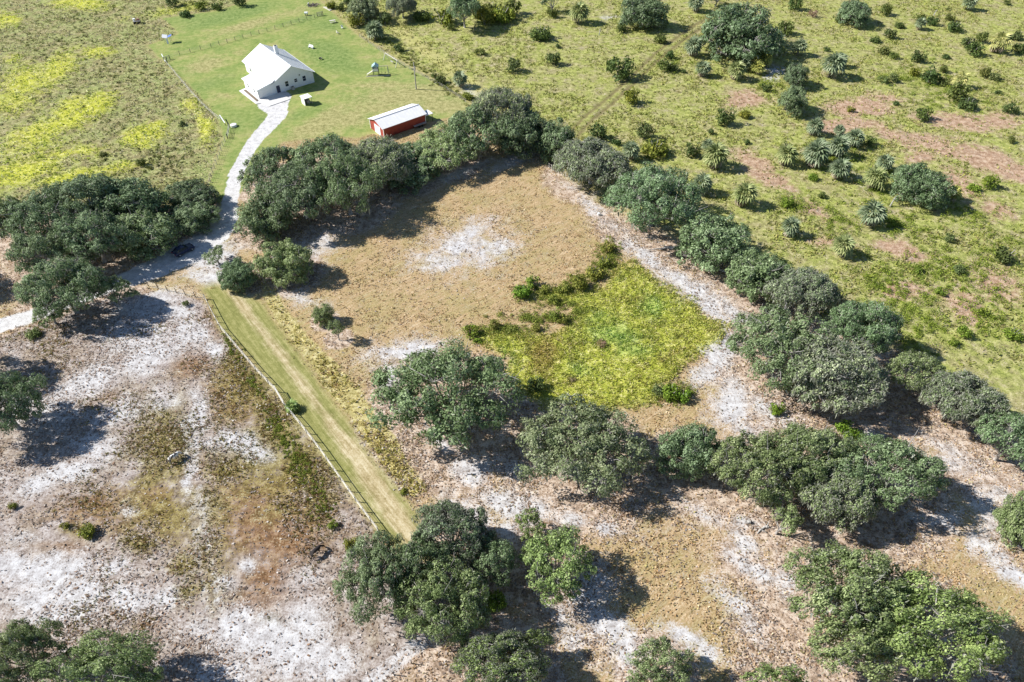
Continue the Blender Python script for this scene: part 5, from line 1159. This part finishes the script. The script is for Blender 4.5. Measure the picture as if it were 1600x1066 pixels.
def snag(p, h, lb):
    o = empty('dead_tree', at(*p)); tag(o, lb, 'dead tree'); m = MB(); m.tube([(0, 0, -.1), (.1, 0, h * .5), (.3, .1, h)], [.16, .12, .05], 6); m.build('trunk', M['dead_wood'], o)
    for k in range(5):
        a_ = k * 1.7; z = h * (.45 + .1 * k); m = MB(); m.tube([(.2, 0, z), (.2 + math.cos(a_) * .5, math.sin(a_) * .5, z + .4)], [.05, .02], 4); m.build('branch', M['dead_wood'], o)
snag((936, 55), 2.2, 'bare grey snag in the grass left of the top edge oak')
snag((1391, 322), 2.4, 'thin bare snag below the leafy palm by the dark round oak')
snag((1459, 24), 1.8, 'pale dead snag behind a bush near the top right')
bk = empty('feed_bucket', at(935, 336)); tag(bk, 'small white bucket lying on the dry pasture left of the forked oak', 'bucket')
m = MB(); m.tube([(0, 0, 0), (.05, 0, .55)], [.24, .32], 12); m.build('bucket', M['white_trim'], bk); m = MB(); m.tube([(-.3, 0, .55), (0, 0, .78), (.35, 0, .55)], .02, 4); m.build('handle', M['chrome'], bk)

# ------------------------------------------------------------------ car in the shade
car = empty('parked_car', at(288, 394), R_(50)); tag(car, 'dark blue car parked in the shade of the oaks beside the drive', 'car')
prof = [(-2.15, .35), (-2.2, .75), (-2.05, .98), (-1.45, 1.03), (1.0, .98), (1.9, .85), (2.2, .65), (2.2, .35)]
def extr(pr, hw, inset=0):
    m = MB(); n = len(pr); vs = [(x, -hw, z) for x, z in pr] + [(x, hw, z) for x, z in pr]
    return m.add(vs, [tuple(range(n)), tuple(range(n, 2 * n))[::-1]] + [(i, n + i, n + (i + 1) % n, (i + 1) % n) for i in range(n)])
o = extr(prof, .88).build('body', M['car_paint'], car); bv = o.modifiers.new('bevel', 'BEVEL'); bv.width = .08; bv.segments = 2
o = MB().add([(-1.75, -.8, 1.02), (.95, -.8, .99), (.95, .8, .99), (-1.75, .8, 1.02), (-1.2, -.62, 1.48), (.15, -.62, 1.48), (.15, .62, 1.48), (-1.2, .62, 1.48)],
             [(0, 1, 5, 4), (1, 2, 6, 5), (2, 3, 7, 6), (3, 0, 4, 7)]).build('window', M['glass'], car)
MB().box((-.52, 0, 1.505), (1.42, 1.28, .05)).build('roof', M['car_paint'], car)
for sx in (-1.35, 1.4):
    for sy in (-.82, .82):
        w_ = MB().tube([(sx, sy - .11, .33), (sx, sy + .11, .33)], .33, 14).build('wheel', M['tyre'], car)
        MB().tube([(sx, sy - .125, .33), (sx, sy + .125, .33)], .2, 10).build('rim', M['chrome'], w_)
for sy in (-.62, .62):
    MB().box((2.17, sy, .68), (.12, .35, .14)).build('headlight', M['lamp'], car); MB().box((-2.17, sy, .82), (.1, .35, .15)).build('tail_light', M['red_lamp'], car)
MB().box((-2.21, 0, .6), (.03, .5, .13)).build('licence_plate', M['white_trim'], car)
for sy in (-.95, .95): MB().box((.7, sy, 1.05), (.12, .16, .11)).build('mirror', M['car_paint'], car)

# ------------------------------------------------------------------ horses
def horse(p, rz, mat, manemat, label):
    root = empty('horse', at(*p), rz); tag(root, label, 'horse', 'horses grazing in the sandy paddock')
    V = [(-.70, 0, 1.22), (-.30, 0, 1.14), (.15, 0, 1.12), (.58, 0, 1.20), (.84, 0, 1.18), (1.08, .02, .92), (1.28, .04, .58), (1.38, .05, .42), (1.50, .06, .12)]
    Rr = [.25, .29, .30, .26, .19, .135, .11, .115, .065]; E = [(i, i + 1) for i in range(8)]
    def chain(pts, rad, root_i):
        prev = root_i
        for q, r in zip(pts, rad): V.append(q); Rr.append(r); E.append((prev, len(V) - 1)); prev = len(V) - 1
    for s in (-1, 1):
        k = .08 * s
        chain([(-.66, .17 * s, .98), (-.52 + k, .18 * s, .82), (-.80 + k, .17 * s, .52), (-.74 + k, .17 * s, .16), (-.66 + k, .17 * s, .03)], [.17, .115, .06, .045, .055], 0)
        chain([(.56, .16 * s, .92), (.55 + k, .17 * s, .72), (.57 + k, .16 * s, .42), (.56 + k, .16 * s, .13), (.62 + k, .16 * s, .03)], [.13, .09, .055, .042, .055], 3)
        chain([(1.24, .04 + .09 * s, .70)], [.03], 6)
    me = D.meshes.new('body'); me.from_pydata(V, E, []); me.materials.append(mat)
    o = link(D.objects.new('body', me), root); sk = o.modifiers.new('skin', 'SKIN')
    for i, d_ in enumerate(me.skin_vertices[0].data): d_.radius = (Rr[i], Rr[i]); d_.use_root = (i == 0)
    sb = o.modifiers.new('sub', 'SUBSURF'); sb.levels = 1; sb.render_levels = 2
    MB().tube([(-.92, 0, 1.25), (-1.06, .02, 1.0), (-1.05, .04, .45)], [.06, .09, .03], 6).build('tail', manemat, root)
    m = MB(); m.add([(.78, 0, 1.36), (1.02, .01, 1.12), (1.22, .03, .78), (1.13, .05, .74), (.93, .06, 1.05), (.72, .05, 1.28), (.78, -.05, 1.33), (1.1, -.05, .9)], [(0, 1, 4, 5), (1, 2, 3, 4), (0, 6, 7, 1)]); m.build('mane', manemat, root)
    return root
horse((274, 719.5), R_(48), M['pinto'], M['dark_coat'], 'black and white patched horse grazing on the bare sand')
horse((494.5, 866.5), R_(50), M['dark_coat'], M['dark_coat'], 'dark brown horse grazing alone near the lower end of the fence')
